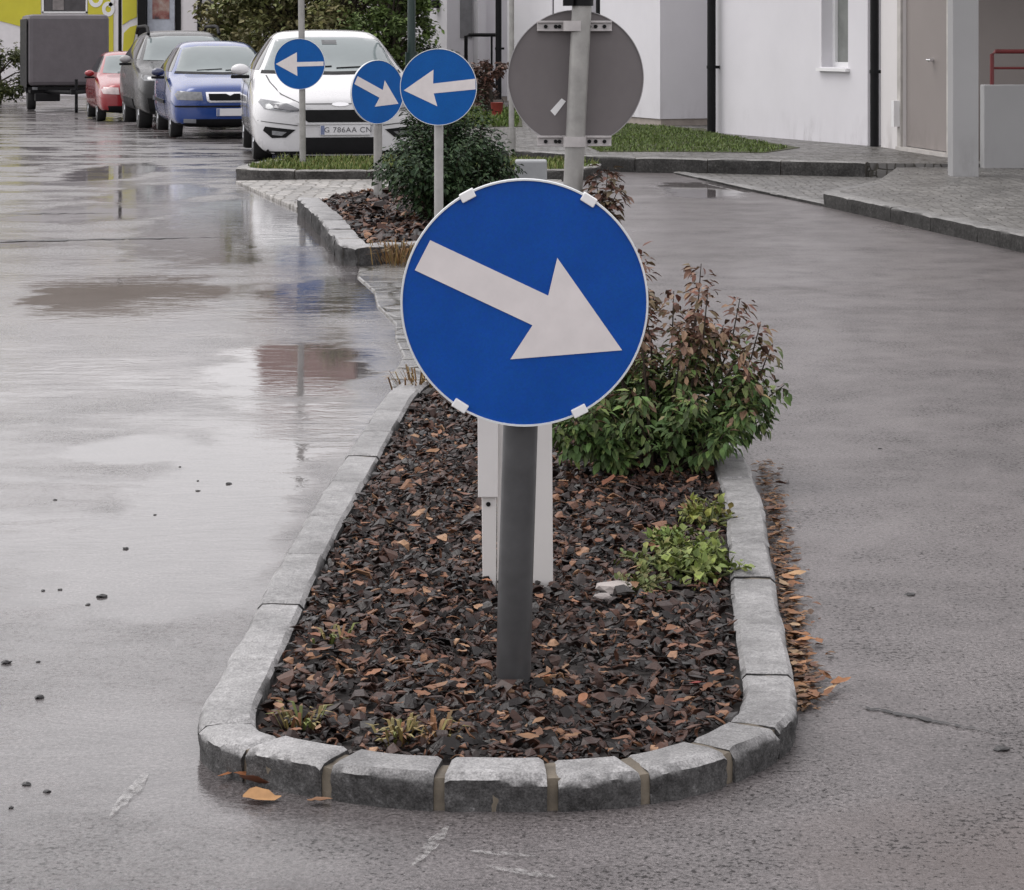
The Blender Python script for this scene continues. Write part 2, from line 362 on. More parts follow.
def kerb(name,path,h,w,lens,gap=.008,rough=.005,mat=GRAN,z0=-.1,gapf=None,sub=.03,mi=.02,rq_=lambda s:.4):
    """granite setts laid along a path; path runs with the bed on its right-hand side"""
    pts,L=resample(path,.01)
    N=len(pts)-1
    def at(s):
        s=min(max(s,0),L); i=min(int(s/L*N),N-1); t=s/L*N-i
        p=pts[i].lerp(pts[i+1],t); a=pts[max(i-3,0)]; b=pts[min(i+4,N)]
        d=(b-a).normalized(); return p,Vector((d.y,-d.x))   # inward normal (right side)
    m=MB(); mo=MB(); s=0; k=0; edges=[0]
    while s<L-.03:
        l=lens(s) if callable(lens) else lens
        l*=random.uniform(.85,1.15); s=min(L,s+l)
        if L-s<.12: s=L
        edges.append(s)
    for a,b in zip(edges,edges[1:]):
        g=(gapf(a) if gapf else gap)/2
        dz=random.uniform(-.004,.004); n=max(2,int((b-a)/sub)); vs=[]; q=len(vs)
        prof=[(0,z0),(0,h*.12),(0,h*.3),(-.001,h*.5),(-.001,h*.68),(.0,h-.012),(.012,h),(w*.35,h+.001),(w*.65,h),(w-.01,h-.001),(w,h-.012),(w,z0)]
        M=len(prof); seed=random.uniform(0,99)
        for i in range(n+1):
            ss=a+g+(b-a-2*g)*i/n; p,nn=at(ss)
            for j,(u,z) in enumerate(prof):
                e=.6 if 0<i<n else 1.0
                pin=.006 if i in (0,n) and 5<=j<=10 else 0
                amt=rough*(1.5 if j<6 else 1)
                du=noise.noise(Vector((ss*5,j*.4,seed)))*amt+noise.noise(Vector((ss*34,j*1.1,seed+7)))*amt*(1.0*rq_(ss) if j<6 else .25)+(noise.noise(Vector((ss*70,j*1.7,seed+3)))*amt*.8*rq_(ss) if j<6 else 0); dzz=noise.noise(Vector((ss*8,j*.7,seed+31)))*rough*.7
                v=p+nn*(u+du); vs.append((v.x,v.y,gz(v.y)+z+dz*(j>0)*(j<M-1)+dzz*(5<=j<=10)-pin))
        fs=[]
        for i in range(n):
            for j in range(M-1): fs.append((i*M+j,i*M+j+1,(i+1)*M+j+1,(i+1)*M+j))
        fs += [tuple(range(M)),tuple(range(n*M+M-1,n*M-1,-1))]
        m.add(vs,fs)
    n=max(2,int(L/.04)); vs=[]; pr=[(mi,z0),(mi-.002,h*.6),(mi+.004,h-.01),(w*.5,h-.007),(w-.012,h-.01),(w-.012,z0)]
    for i in range(n+1):
        p,nn=at(L*i/n)
        for u,z in pr: v=p+nn*(u+random.uniform(-.006,.004)); vs.append((v.x,v.y,gz(v.y)+z+random.uniform(-.004,.003)))
    M=len(pr); mo.add(vs,[(i*M+j,i*M+j+1,(i+1)*M+j+1,(i+1)*M+j) for i in range(n) for j in range(M-1)])
    nf=len(m.f); m.add(mo.v,mo.f,None,1)
    o=m.build(name,[mat,MORT],auto=38); return struct(o)
K1=[(-.45,9.5),(-.50,9.1),(-.536,8.39),(-.616,6.69),(-.645,5.556),(-.655,5.05)]
NOSE=[(-.655,5.05),(-.655,4.82),(-.60,4.66),(-.425,4.53),(-.217,4.445),(-.023,4.425),(.17,4.44),(.34,4.51),(.495,4.66),(.585,4.82),(.618,5.0)]
K2=[(.618,5.0),(.687,6.01),(.765,7.04),(.79,7.8),(.82,9.0),(.78,9.7)]
path1=[(p.x,p.y) for p in catmull(K1,6)][:-1]+[(p.x,p.y) for p in catmull(NOSE,8)][:-1]+[(p.x,p.y) for p in catmull(K2,6)]
# path1 runs left-far -> nose -> right-far: bed lies on its LEFT, so reverse it
path1=path1[::-1]
Lr=5.0
def len1(s): return .46 if s<4.65 else (.205 if s<6.35 else .5)
def gap1(s): return .006 if s<4.6 else (.022 if s<6.1 else .005)
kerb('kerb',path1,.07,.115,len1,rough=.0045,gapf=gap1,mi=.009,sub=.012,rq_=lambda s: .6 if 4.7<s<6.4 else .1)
def inset(path,d):
    P=[Vector(p) for p in path]; out=[]
    for i,p in enumerate(P):
        t=(P[min(i+1,len(P)-1)]-P[max(i-1,0)]).normalized(); out.append((p.x+t.y*d,p.y-t.x*d))
    return out
bed1=inset(path1,.1)
bed1c=inset(path1,.125)
far1=[(-.3,9.6),(.6,9.75)]
def inpoly(x,y,poly):
    c=False; j=len(poly)-1
    for i in range(len(poly)):
        xi,yi=poly[i]; xj,yj=poly[j]
        if (yi>y)!=(yj>y) and x<(xj-xi)*(y-yi)/(yj-yi)+xi: c=not c
        j=i
    return c
def bed(name,poly,z,mat,zlow=-.1):
    m=MB(); m.slab(poly,zlow,z); return struct(m.build(name,mat))
bed('planting_bed',bed1,.035,SOIL)
def bedz(x,y): return .047+.014*noise.noise(Vector((x*2.2,y*2.2,1)))
def lerp_(a,b,t): return a+(b-a)*t
def chips(name,poly,n,z,lmin,lmax,seed,zf=None):
    rnd=random.Random(seed); m=MB()
    x0=min(p[0] for p in poly);x1=max(p[0] for p in poly);y0=min(p[1] for p in poly);y1=max(p[1] for p in poly)
    V=[];Fc=[];k=0
    while k<n:
        u=rnd.random(); x=rnd.uniform(x0,x1); y=y0+(y1-y0)*u
        if not inpoly(x,y,poly): continue
        k+=1
        l=lerp_(lmin,lmax,rnd.random()**1.4)*(1.6 if rnd.random()<.07 else 1); w=l*(rnd.uniform(.1,.25) if rnd.random()<.22 else rnd.uniform(.3,.75)); th=rnd.uniform(.001,.004)
        a=rnd.uniform(0,6.283); tilt=rnd.gauss(0,.45); roll=rnd.gauss(0,.45); bend=rnd.uniform(-.35,.42)*l
        M=Matrix.Rotation(a,3,'Z')@Matrix.Rotation(tilt,3,'Y')@Matrix.Rotation(roll,3,'X')
        zz=(zf(x,y) if zf else z)+rnd.uniform(-.004,.014); o=Vector((x,y,zz))
        j=lambda q: q*rnd.uniform(.65,1.2)
        cu=rnd.uniform(-.1,.5)*w; top=[(-l/2,j(w*.05),0),(-l*rnd.uniform(.1,.3),j(w*.5),bend*.4+cu),(l*rnd.uniform(.05,.28),j(w*.46),bend*.4+cu),(l/2,j(w*.05),0),(l*rnd.uniform(.05,.28),j(-w*.46),bend*.4+cu*.7),(-l*rnd.uniform(.1,.3),j(-w*.5),bend*.4+cu*.7)]
        b=len(V)
        for p in top: V.append(o+M@Vector(p))
        for p in top: V.append(o+M@Vector((p[0],p[1],p[2]-th)))
        Fc += [(b,b+5,b+1),(b+5,b+4,b+2,b+1),(b+4,b+3,b+2),(b+6,b+7,b+11),(b+11,b+7,b+8,b+10),(b+10,b+8,b+9)]+[(b+i,b+(i+1)%6,b+6+(i+1)%6,b+6+i) for i in range(6)]
    m.v=[tuple(v) for v in V]; m.f=Fc; m.mi=[0]*len(Fc)
    return struct(m.build(name,CHIP,fix=False),'stuff')
near=[p for p in bed1c if p[1]<7.6]
chips('bark_mulch',bed1c,18000,.07,.014,.047,3,bedz)

# island two: bed with bush and two signs
ISL2=[(.35,15.3),(.2,15.25),(-.69,15.2),(-1.04,14.8),(-1.12,14.95),(-1.78,19.3),(-1.72,19.6),(-1.22,20.9),(1.0,21.4),(1.3,20)]
k2=ISL2[:6]
# path with the bed on its right: from the right front, to left front corner, then back
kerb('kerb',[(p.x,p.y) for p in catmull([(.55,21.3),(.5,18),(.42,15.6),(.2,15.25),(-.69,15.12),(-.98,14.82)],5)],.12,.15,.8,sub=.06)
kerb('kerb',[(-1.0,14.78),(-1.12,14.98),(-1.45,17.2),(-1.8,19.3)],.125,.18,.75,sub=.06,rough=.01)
bed('planting_bed',[(.32,15.6),(.2,15.36),(-.69,15.25),(-.9,14.98),(-.98,15.1),(-1.66,19.3),(-1.15,20.85),(.45,21.2),(.38,18)],.075,SOIL)
chips('bark_mulch',[(.3,15.7),(.2,15.4),(-.69,15.3),(-.85,15.1),(-.93,15.2),(-1.6,19.2),(-1.15,20.7),(.3,21)],5200,.095,.05,.11,5)
# paved crossing between the two beds
m=MB(); m.slab([(-.47,9.3),(-.38,9.5),(.6,9.75),(.7,10.2),(.5,15.3),(-.69,14.98),(-.97,14.6),(-.95,14.1),(-.80,13.3),(-.74,12.6),(-.60,11.8),(-.57,11.2),(-.50,10.6),(-.53,9.9)],-.1,.012)
struct(m.build('crossing_paving',FLAG,bevel=.01))
m=MB(); m.slab([(-1.82,19.45),(-1.3,20.95),(.5,21.5),(.5,23.1),(-1.0,23.15),(-2.0,23.1),(-2.75,22.9)],-.1,.03)
struct(m.build('cobbled_apron',COBL,bevel=.01))
# median with rough grass in front of the parked white car
MED=[(-2.8,23.9),(-2.7,23.4),(-2.2,23.22),(-.5,23.25),(.55,23.35),(.88,23.7),(.95,24.4),(.6,25.2),(-.3,25.55),(-1.5,25.6),(-2.6,25.3)]
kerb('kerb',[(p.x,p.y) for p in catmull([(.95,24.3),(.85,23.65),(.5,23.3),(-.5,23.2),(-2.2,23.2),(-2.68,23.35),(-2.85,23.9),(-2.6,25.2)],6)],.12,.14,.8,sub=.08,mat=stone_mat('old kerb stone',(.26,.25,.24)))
m=MB(); m.slab([(x*.985,y+(.06 if y<24 else 0)) for x,y in MED],-.1,.1); struct(m.build('median_soil',GRASSG))
def grass(name,poly,n,z,h,seed,cols,w=.006):
    rnd=random.Random(seed); m=MB()
    x0=min(p[0] for p in poly);x1=max(p[0] for p in poly);y0=min(p[1] for p in poly);y1=max(p[1] for p in poly); k=0
    while k<n:
        x,y=rnd.uniform(x0,x1),rnd.uniform(y0,y1)
        if not inpoly(x,y,poly): continue
        k+=1; hh=h*rnd.uniform(.4,1.3)*(.6+.8*max(0,noise.noise(Vector((x*2,y*2,seed)))+.4)); a=rnd.uniform(0,6.28); ln=rnd.uniform(.1,.7)*hh
        dx,dy=math.cos(a),math.sin(a); c=rnd.choice(cols); c=sc(c,rnd,.7,1.3)
        m.add([(x-dy*w,y+dx*w,z),(x+dy*w,y-dx*w,z),(x+dx*ln*.5+dy*w*.6,y+dy*ln*.5-dx*w*.6,z+hh*.65),(x+dx*ln*.5-dy*w*.6,y+dy*ln*.5+dx*w*.6,z+hh*.65),(x+dx*ln,y+dy*ln,z+hh)],[(0,1,2,3),(3,2,4)],c)
    return struct(m.build(name,LEAF,fix=False),'stuff')
GC=[(.10,.14,.03),(.13,.16,.04),(.17,.17,.06),(.08,.12,.025)]
grass('median_grass',[(x*.98,y+(.05 if y<24 else -.05)) for x,y in MED],9000,.1,.06,11,GC,.008)

# ------------------------------------------------------------------ right-hand pavements
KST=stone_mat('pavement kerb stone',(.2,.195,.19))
P1=[(-.6,27.2),(.95,25.15),(1.72,24.7),(3.65,23.9),(4.3,23.75),(9,23.75),(9,46),(-4,46),(-3,36)]
m=MB(); m.slab(P1,-.5,.15); struct(m.build('pavement',COB))
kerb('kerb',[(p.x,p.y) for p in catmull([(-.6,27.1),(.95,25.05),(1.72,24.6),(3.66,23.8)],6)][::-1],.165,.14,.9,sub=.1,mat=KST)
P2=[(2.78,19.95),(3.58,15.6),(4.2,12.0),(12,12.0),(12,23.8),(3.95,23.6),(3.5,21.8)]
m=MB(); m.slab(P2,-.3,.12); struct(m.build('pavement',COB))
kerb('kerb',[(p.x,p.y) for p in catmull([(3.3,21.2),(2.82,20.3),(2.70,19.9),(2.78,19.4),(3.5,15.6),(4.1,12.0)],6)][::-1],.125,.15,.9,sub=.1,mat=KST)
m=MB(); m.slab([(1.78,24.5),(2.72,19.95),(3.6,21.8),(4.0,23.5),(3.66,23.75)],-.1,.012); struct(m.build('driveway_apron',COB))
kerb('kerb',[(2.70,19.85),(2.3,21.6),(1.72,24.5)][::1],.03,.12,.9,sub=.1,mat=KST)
GP=[(.2,29.2),(1.35,27.6),(3.4,26.9),(3.6,27.3),(2.66,30.9),(2.2,33.2),(1.0,35.4),(-.3,36)]
m=MB(); m.slab([gp(600,152,.15),gp(690,152,.15),gp(765,153,.15),gp(800,148,.15),(2.72,30.95),(2.7,32.4),(2.2,33.1),(1.2,35.3),(.2,36)],.1,.156); struct(m.build('lawn_soil',GRASSG))
LAWN=[gp(600,152,.15),gp(690,152,.15),gp(765,153,.15),gp(790,148,.15),(2.7,30.9),(2.2,33.0),(1.2,35.2),(.2,36)]
grass('lawn',LAWN,14000,.156,.03,12,[(.10,.15,.035),(.12,.16,.045),(.08,.115,.035)],.008)
m=MB(); m.slab([(-1.2,33),(.15,33),(.15,41),(-2,41)],.1,.158); struct(m.build('lawn_soil',GRASSG))
grass('lawn',[(-1.2,33),(.1,33),(.1,41),(-2,41)],3500,.158,.06,13,[(.07,.12,.02),(.10,.14,.03)],.015)

# ------------------------------------------------------------------ houses on the right
class Wall:
    """rendered wall between two plan points; x runs A->B, openings are (u0,u1,z0,z1,depth)"""
    def __init__(s,A,B): 
        s.A=Vector(A); s.B=Vector(B); s.L=(s.B-s.A).length; s.t=(s.B-s.A)/s.L; s.n=Vector((s.t.y,-s.t.x))   # outward = right of A->B
    def P(s,u,z,out=0): p=s.A+s.t*u+s.n*out; return (p.x,p.y,z)
    def mesh(s,m,z0,z1,ops=(),th=.3,mi=0):
        us=sorted({0,s.L,*[o[0] for o in ops],*[o[1] for o in ops]}); zs=sorted({z0,z1,*[o[2] for o in ops],*[o[3] for o in ops]})
        for a,b in zip(us,us[1:]):
            for c,d in zip(zs,zs[1:]):
                if any(o[0]<=a and b<=o[1] and o[2]<=c and d<=o[3] for o in ops): continue
                m.add([s.P(a,c),s.P(b,c),s.P(b,d),s.P(a,d)],[(0,1,2,3)],None,mi)
        for u0,u1,c,d,dep in [o[:5] for o in ops]:
            m.add([s.P(u0,c),s.P(u1,c),s.P(u1,d),s.P(u0,d),s.P(u0,c,-dep),s.P(u1,c,-dep),s.P(u1,d,-dep),s.P(u0,d,-dep)],[(0,4,5,1),(1,5,6,2),(2,6,7,3),(3,7,4,0)],None,mi)
    def block(s,m,u0,u1,z0,z1,o0,o1,mi=0):
        vs=[s.P(u,z,o) for z in (z0,z1) for o in (o0,o1) for u in (u0,u1)]
        m.add(vs,[(0,1,3,2),(4,6,7,5),(0,4,5,1),(2,3,7,6),(0,2,6,4),(1,5,7,3)],None,mi)
def window(w,parent,u0,u1,z0,z1,dep,fw=.06,mull=(),glass=GLASSD):
    m=MB(); d=-dep+.07
    w.block(m,u0,u0+fw,z0,z1,-dep,d); w.block(m,u1-fw,u1,z0,z1,-dep,d); w.block(m,u0+fw,u1-fw,z0,z0+fw,-dep,d); w.block(m,u0+fw,u1-fw,z1-fw,z1,-dep,d)
    for q in mull: w.block(m,q-.03,q+.03,z0+fw,z1-fw,-dep,d-.005)
    o=m.build('window',WHITEP,parent)
    g=MB(); w.block(g,u0+fw-.01,u1-fw+.01,z0+fw-.01,z1-fw+.01,-dep+.01,-dep+.03); g.build('pane',glass,o)
    return o
def sill(w,parent,u0,u1,z):
    m=MB(); w.block(m,u0-.04,u1+.04,z-.05,z-.012,-.2,.06); return m.build('window_sill',WHITEP,parent)
def downpipe(px,d,z0,z1,label,r=.05,group='black downpipes on the terrace houses'):
    t=thing('downpipe',label,'downpipe',(X(px,d),d,z0),0,group)
    m=MB(); m.tube([(0,0,0),(0,0,z1-z0)],r,10); m.build('pipe',DARK,t,auto=40)
    for z in (.9,2.4):
        m=MB(); m.tube([(0,0,z),(0,0,z+.04)],r+.008,10); m.box(r-.01,r+.05,-.02,.02,z,z+.04); m.build('bracket',DARK,t)
    return t
H=6.4
def roof(m,pts,z,over=.35): pass
# house with the small window
h2=thing('white_house','white rendered terrace house with one narrow window and a stained wall base','house',(4.24,27.6,.12),0,'white terrace houses')
def rel(o):                                  # keep world coordinates while parenting to a moved Empty
    for c in o.children: c.matrix_parent_inverse=Matrix.Translation(o.location).inverted()
A2=Vector((2.745,31.15)); B2=Vector((4.26,27.55)); w2=Wall(A2,B2)
t2=(B2-A2).normalized(); bk=Vector((-t2.y,t2.x))      # into the house
u0=.723*w2.L; u1=.885*w2.L
m=MB(); w2.mesh(m,.1,H,[(u0,u1,1.08,2.5,.23),(u0,u1,3.9,5.3,.2)])
e1=B2+bk*7; e2=A2+bk*7
for p,q in ((B2,e1),(e1,e2),(e2,A2)): Wall(p,q).mesh(m,.1,H)
m.build('wall',WALL,h2)
window(w2,h2,u0,u1,1.08,2.5,.23,glass=simple('window glass',(.2,.21,.2),.1)); sill(w2,h2,u0,u1,1.08)
window(w2,h2,u0,u1,3.9,5.3,.2); sill(w2,h2,u0,u1,3.9)
m=MB(); c=(A2+e1)/2
m.add([(p.x,p.y,H) for p in (A2-bk*.4,B2-bk*.4,e1,e2)]+[(( A2+e2)/2).to_tuple()+(H+2.6,),((B2+e1)/2).to_tuple()+(H+2.6,)],[(0,1,5,4),(2,3,4,5),(0,4,3),(1,2,5),(0,3,2,1)])
m.build('roof',ROOFR,h2)
m=MB(); v=w2; v.block(m,1.66,1.84,2.63,2.72,0,.1); m.build('wall_lamp',BRACK,h2)
rel(h2)
downpipe(711.5,31.0,.12,H,'thick black downpipe at the far corner of the house with the narrow window',.058)
downpipe(874.5,27.35,.12,H,'black downpipe between the narrow-window wall and the grey door',.052)
# entrance unit with door, column and porch
h1=thing('porch_house','grey-taupe entrance porch with pale door frame and square concrete column','house',(4.5,26.5,.12),0,'white terrace houses')
Ad=Vector((X(881,27.25),27.25)); Bd=Vector((X(953,24.9),24.9)); wd=Wall(Ad,Bd)
def uat(w,px):                                # where the sight line px meets the wall
    k=(px-512)/F; return (k*w.A.y-w.A.x)/(w.t.x-k*w.t.y)
ua,ub=uat(wd,903),uat(wd,949)
m=MB(); wd.mesh(m,.1,H,[(ua,ub,.18,H-3.6,.07)])
m.build('wall',WALL2,h1)
m=MB(); Wall(Bd,Vector((8,24.95))).mesh(m,.1,H); m.build('porch_wall',TAUPE,h1)
m=MB(); wd.block(m,ua,ub,.2,H-3.6,-.07,-.04); dd=m.build('door',TAUPE,h1)
m=MB(); um=uat(wd,930); p=wd.P(um,Zh(60,25.8),.0); m.tube([wd.P(um,1.2,-.04),wd.P(um,1.2,.02)],.022,10); m.tube([wd.P(um-.02,1.2,.03),wd.P(um+.11,1.2,.03)],.012,8); m.build('door_handle',CHROME,dd)
m=MB(); wd.block(m,ua-.12,ua,.15,2.9,0,.03); wd.block(m,ub,ub+.1,.15,2.9,0,.03); wd.block(m,ua-.12,ub+.1,.15,.19,-.06,.05); m.build('door_frame',simple('pale frame',(.42,.4,.38),.6),h1)
m=MB(); wd.block(m,ua-.115,ua-.03,.42,.72,.03,.1); m.build('meter_box',WHITEP,h1)
m=MB(); m.box(4.235,4.485,22.1,22.36,.1,2.95); m.build('column',CONC,h1,bevel=.008)
m=MB(); m.slab([(4.1,21.95),(8,21.95),(8,24.9),(4.86,24.9),(4.4,25.5)],2.95,3.2); m.build('porch_slab',CONC,h1)
rel(h1)
lw=thing('low_wall','low stained concrete wall beside the square column under a red rail','wall',(5.6,23.6,.12))
m=MB(); m.box(X(984,23.5),8,23.5,23.7,.1,.97); m.build('wall_body',CONC,lw,bevel=.01); rel(lw)
rl=thing('red_railing','dark red tubular railing on top of the low concrete wall','railing',(5.2,23.6,.97))
m=MB(); xr=X(992,23.6); RED=simple('dark red paint',(.12,.012,.014),.4)
m.tube([(xr-5.2,0,0),(xr-5.2,0,.31),(xr-5.2+.03,0,.34),(2.8,0,.34)],.022,8); m.build('handrail',RED,rl,auto=40)
m=MB(); m.tube([(xr-5.2,0,.17),(2.8,0,.17)],.013,8); m.build('middle_rail',RED,rl,auto=40)
for k in (1.2,2.4):
    m=MB(); m.tube([(k,0,0),(k,0,.34)],.016,8); m.build('post',RED,rl,auto=40)
# terrace units further up the street
def unit(C,L,label,wins=(),back=6,th=Vector((.36,-.93)),gm=WALL):
    C=Vector(C); A=C-th*L; w=Wall(A,C); bk=Vector((-th.y,th.x))
    o=thing('white_house',label,'house',(C.x,C.y,.12),0,'white terrace houses')
    m=MB(); w.mesh(m,.25,H,[(a,b,c,d,.2) for a,b,c,d in wins])
    e1=C+bk*back; e2=A+bk*back
    for p,q in ((C,e1),(e1,e2),(e2,A)): Wall(p,q).mesh(m,.25,H)
    m.build('wall',gm,o)
    m=MB()
    for p,q in ((A+bk*.02,C+bk*.02+th*-.02),(C+bk*.02-th*.02,e1)): Wall(p,q).mesh(m,.05,.25)
    m.build('plinth',SOCLE,o)
    for a,b,c,d in wins: window(w,o,a,b,c,d,.2); sill(w,o,a,b,c)
    m=MB(); m.add([(p.x,p.y,H) for p in (A-bk*.4,C-bk*.4,e1,e2)]+[((A+e2)/2).to_tuple()+(H+2.4,),((C+e1)/2).to_tuple()+(H+2.4,)],[(0,1,5,4),(2,3,4,5),(0,4,3),(1,2,5),(0,3,2,1)])
    m.build('roof',ROOFR,o)
    return o,w
o,w=unit((2.15,33.4),2.2,'blank white terrace house with a grey end wall just left of the thick black downpipe',()); rel(o)
o,w=unit((X(590,37.2),37.2),1.55,'white terrace house strip seen above the grey sign back between two thin black downpipes',()); rel(o)
downpipe(599,36.3,.12,H,'thin black downpipe right of the grey sign post',.05)
o,w=unit((X(552,40.5),40.5),2.2,'white terrace house wall directly left of the grey sign post',()); rel(o)
downpipe(556,39.4,.12,H,'thin black downpipe just left of the grey sign post',.05)
downpipe(498.5,41.5,.3,H,'thick black downpipe beside the metal entrance railing of the far house',.055)
# far house with raised entrance
C6=Vector((X(447,45),45)); 
o,w=unit((C6.x,C6.y),2.3,'white house with raised entrance door, slit window and wall lamp','',6)
wu=uat(w,428)
m=MB(); w.block(m,wu-.35,wu+.02,Zh(22,46),3.6,0,.02); m.build('slit_window',GLASSD,o)
m=MB(); w.block(m,wu-.4,wu+.06,Zh(26,46),Zh(23.5,46),0,.08); m.build('window_sill',DARK,o)
ul=uat(w,438); m=MB(); w.block(m,ul-.1,ul+.1,Zh(8,45.5),Zh(0,45.5),0,.15); m.build('wall_lamp',DARK,o)
e=Wall(C6,C6+Vector((.93,.36))*3)
m=MB(); e.block(m,uat(e,460),uat(e,472),Zh(38,45.5),3.3,0,.03); m.build('door',simple('grey door',(.2,.2,.21),.5),o)
m=MB(); e.block(m,uat(e,473),uat(e,481),.2,5,0,.3); m.build('entrance_pillar',WALL,o)
rel(o)
r=thing('entrance_railing','dark metal entrance railing in front of the far white house','railing',(X(466,43.5),43.5,.15))
m=MB(); x2=X(497,43.5)-X(466,43.5); zt=Zh(36,43.5)-.15
m.tube([(0,0,0),(0,0,zt),(.05,0,zt+.02),(x2,0,zt+.02)],.035,8); m.build('handrail',DARK,r,auto=40)
m=MB(); m.tube([(x2-.1,0,0),(x2-.1,0,zt)],.02,8); m.build('post',DARK,r,auto=40)

# ------------------------------------------------------------------ plants
def leaf_shape(m,p,dirv,up,l,w,col,curl=.15):
    d=dirv.normalized(); s=d.cross(up)
    if s.length<1e-3: s=d.orthogonal()
    s.normalize(); u=s.cross(d)
    pts=[p, p+d*l*.35+s*w*.5-u*w*.0+u*w*.16, p+d*l*.7+s*w*.36-u*l*curl*.4+u*w*.1, p+d*l-u*l*curl, p+d*l*.7-s*w*.36-u*l*curl*.4+u*w*.1, p+d*l*.35-s*w*.5+u*w*.16, p+d*l*.5-u*l*curl*.2]
    m.add(pts,[(0,1,6),(1,2,6),(2,3,6),(3,4,6),(4,5,6),(5,0,6)],col)
def shrub(name,label,cat,base,stems,leafsize,nl,colf,seed,droop=.5,group=None,lmat=None,stemcol=(.04,.028,.02),cl=.05,elong=.5):
    """stems: list of list of points (relative); leaves sit in clusters along their upper lengths"""
    rnd=random.Random(seed); o=thing(name,label,cat,base,0,group)
    ms=MB(); ml=MB()
    for st in stems:
        st=[Vector(p) for p in st]; n=len(st)
        ms.tube(st,[max(.0015,.006*(1-.75*i/(n-1))) for i in range(n)],5)
        for k in range(nl):
            t=rnd.random()**.75; f=(.12+.88*t)*(n-1); i=min(int(f),n-2); p=st[i].lerp(st[i+1],f-i)
            ax=(st[i+1]-st[i]).normalized(); a=rnd.uniform(0,6.283); rad=ax.orthogonal().normalized(); rad=Matrix.Rotation(a,3,ax)@rad
            p=p+rad*rnd.uniform(0,cl)
            d=rad*rnd.uniform(.6,1)+ax*rnd.uniform(-.1,.6)+Vector((0,0,-droop*rnd.uniform(.2,1)))
            l=leafsize*rnd.uniform(.55,1.25); c=colf(p,rnd)
            leaf_shape(ml,p,d,Vector((rnd.uniform(-.4,.4),rnd.uniform(-.4,.4),1)),l,l*elong*rnd.uniform(.8,1.2),c,rnd.uniform(0,.35))
    ms.build('stems',simple('twig',stemcol,.7),o,fix=False)
    ml.build('foliage',lmat or LEAF,o,fix=False)
    return o
def fan(rnd,n,rx,ry,h,hv=.3,c=(0,0)):
    out=[]
    for k in range(n):
        a=rnd.uniform(0,6.283); q=math.sqrt(rnd.random()); tx,ty=math.cos(a)*q*rx,math.sin(a)*q*ry
        hh=h*(1-.5*q*q)*rnd.uniform(1-hv,1.08)
        b=(tx*.25,ty*.25,0); out.append([b,(tx*.55+rnd.uniform(-.02,.02),ty*.55,hh*.4),(tx*.9,ty*.9,hh*.78),(tx*1.05+rnd.uniform(-.04,.04),ty*1.05,hh)])
    return out
rs=random.Random(4)
def autumn(p,r):
    z=p.z+r.gauss(0,.075)
    if z>.40: c=r.choice([(.16,.09,.065),(.2,.115,.08),(.13,.075,.055),(.25,.165,.11),(.17,.075,.055),(.15,.11,.06)])
    elif z>.31: c=r.choice([(.18,.115,.07),(.13,.14,.055),(.10,.13,.04),(.2,.17,.08),(.15,.095,.06)])
    else: c=r.choice([(.07,.125,.035),(.10,.165,.045),(.055,.10,.03),(.14,.19,.06),(.06,.085,.03)])
    return sc(c,r,.7,1.25)
st=fan(rs,58,.39,.38,.56,.5)+[[(-.1,-.1,0),(-.2,-.2,.1),(x_,-.25,h_)] for x_,h_ in ((-.36,.3),(-.3,.22),(-.26,.34),(-.33,.14),(-.15,.2),(-.4,.2))]
for tx,ty,h in [(-.09,-.05,.80),(-.07,.1,.74),(.135,0,.73),(.15,-.1,.66),(.27,.05,.60),(.33,-.05,.53),(-.2,.05,.66),(.05,.1,.62),(.37,.0,.44)]:
    st.append([(tx*.3,ty*.3,0),(tx*.6,ty*.6,h*.4),(tx*.9,ty,h*.75),(tx,ty,h)])
st=[[(p[0],p[1],p[2]*.94) for p in q] for q in st]
shrub('autumn_shrub','leafy shrub with brown upper leaves and green lower leaves beside the right kerb','shrub',(.50,7.72,.04),st,.038,115,autumn,21,.85,cl=.045)
rs2=random.Random(9)
st=[[(0,0,0),(.02,0,.35),(.03,.01,.7),(x,y,h)] for x,y,h in [(.05,0,.93),(.0,.05,.9),(.1,.02,.86),(-.05,0,.8)]]+fan(rs2,14,.28,.25,.55)
shrub('autumn_shrub','tall rust-brown shrub tip rising behind the upper right rim of the large blue sign','shrub',(.33,9.1,.04),st,.045,170,lambda p,r: sc(r.choice([(.13,.065,.05),(.17,.1,.075),(.1,.055,.04),(.14,.11,.07)]),r,.7,1.3),22,.7,cl=.05)
rs3=random.Random(5)
st=fan(rs3,120,.50,.65,.93,.4)
for tx,ty,h in [(.12,.2,1.05),(.22,.1,.98),(.05,-.1,1.0),(-.2,0,.9),(.3,-.1,.85)]: st.append([(tx*.3,ty*.3,0),(tx*.6,ty*.6,h*.4),(tx*.9,ty,h*.75),(tx,ty,h)])
shrub('evergreen_bush','dense dark green bush around the middle blue sign post on the second island','bush',(-.5,17.3,.1),st,.045,120,lambda p,r: sc(r.choice([(.018,.04,.014),(.03,.06,.02),(.022,.045,.02),(.045,.075,.03)]),r,.6,1.4),23,.2,cl=.09,elong=.55)
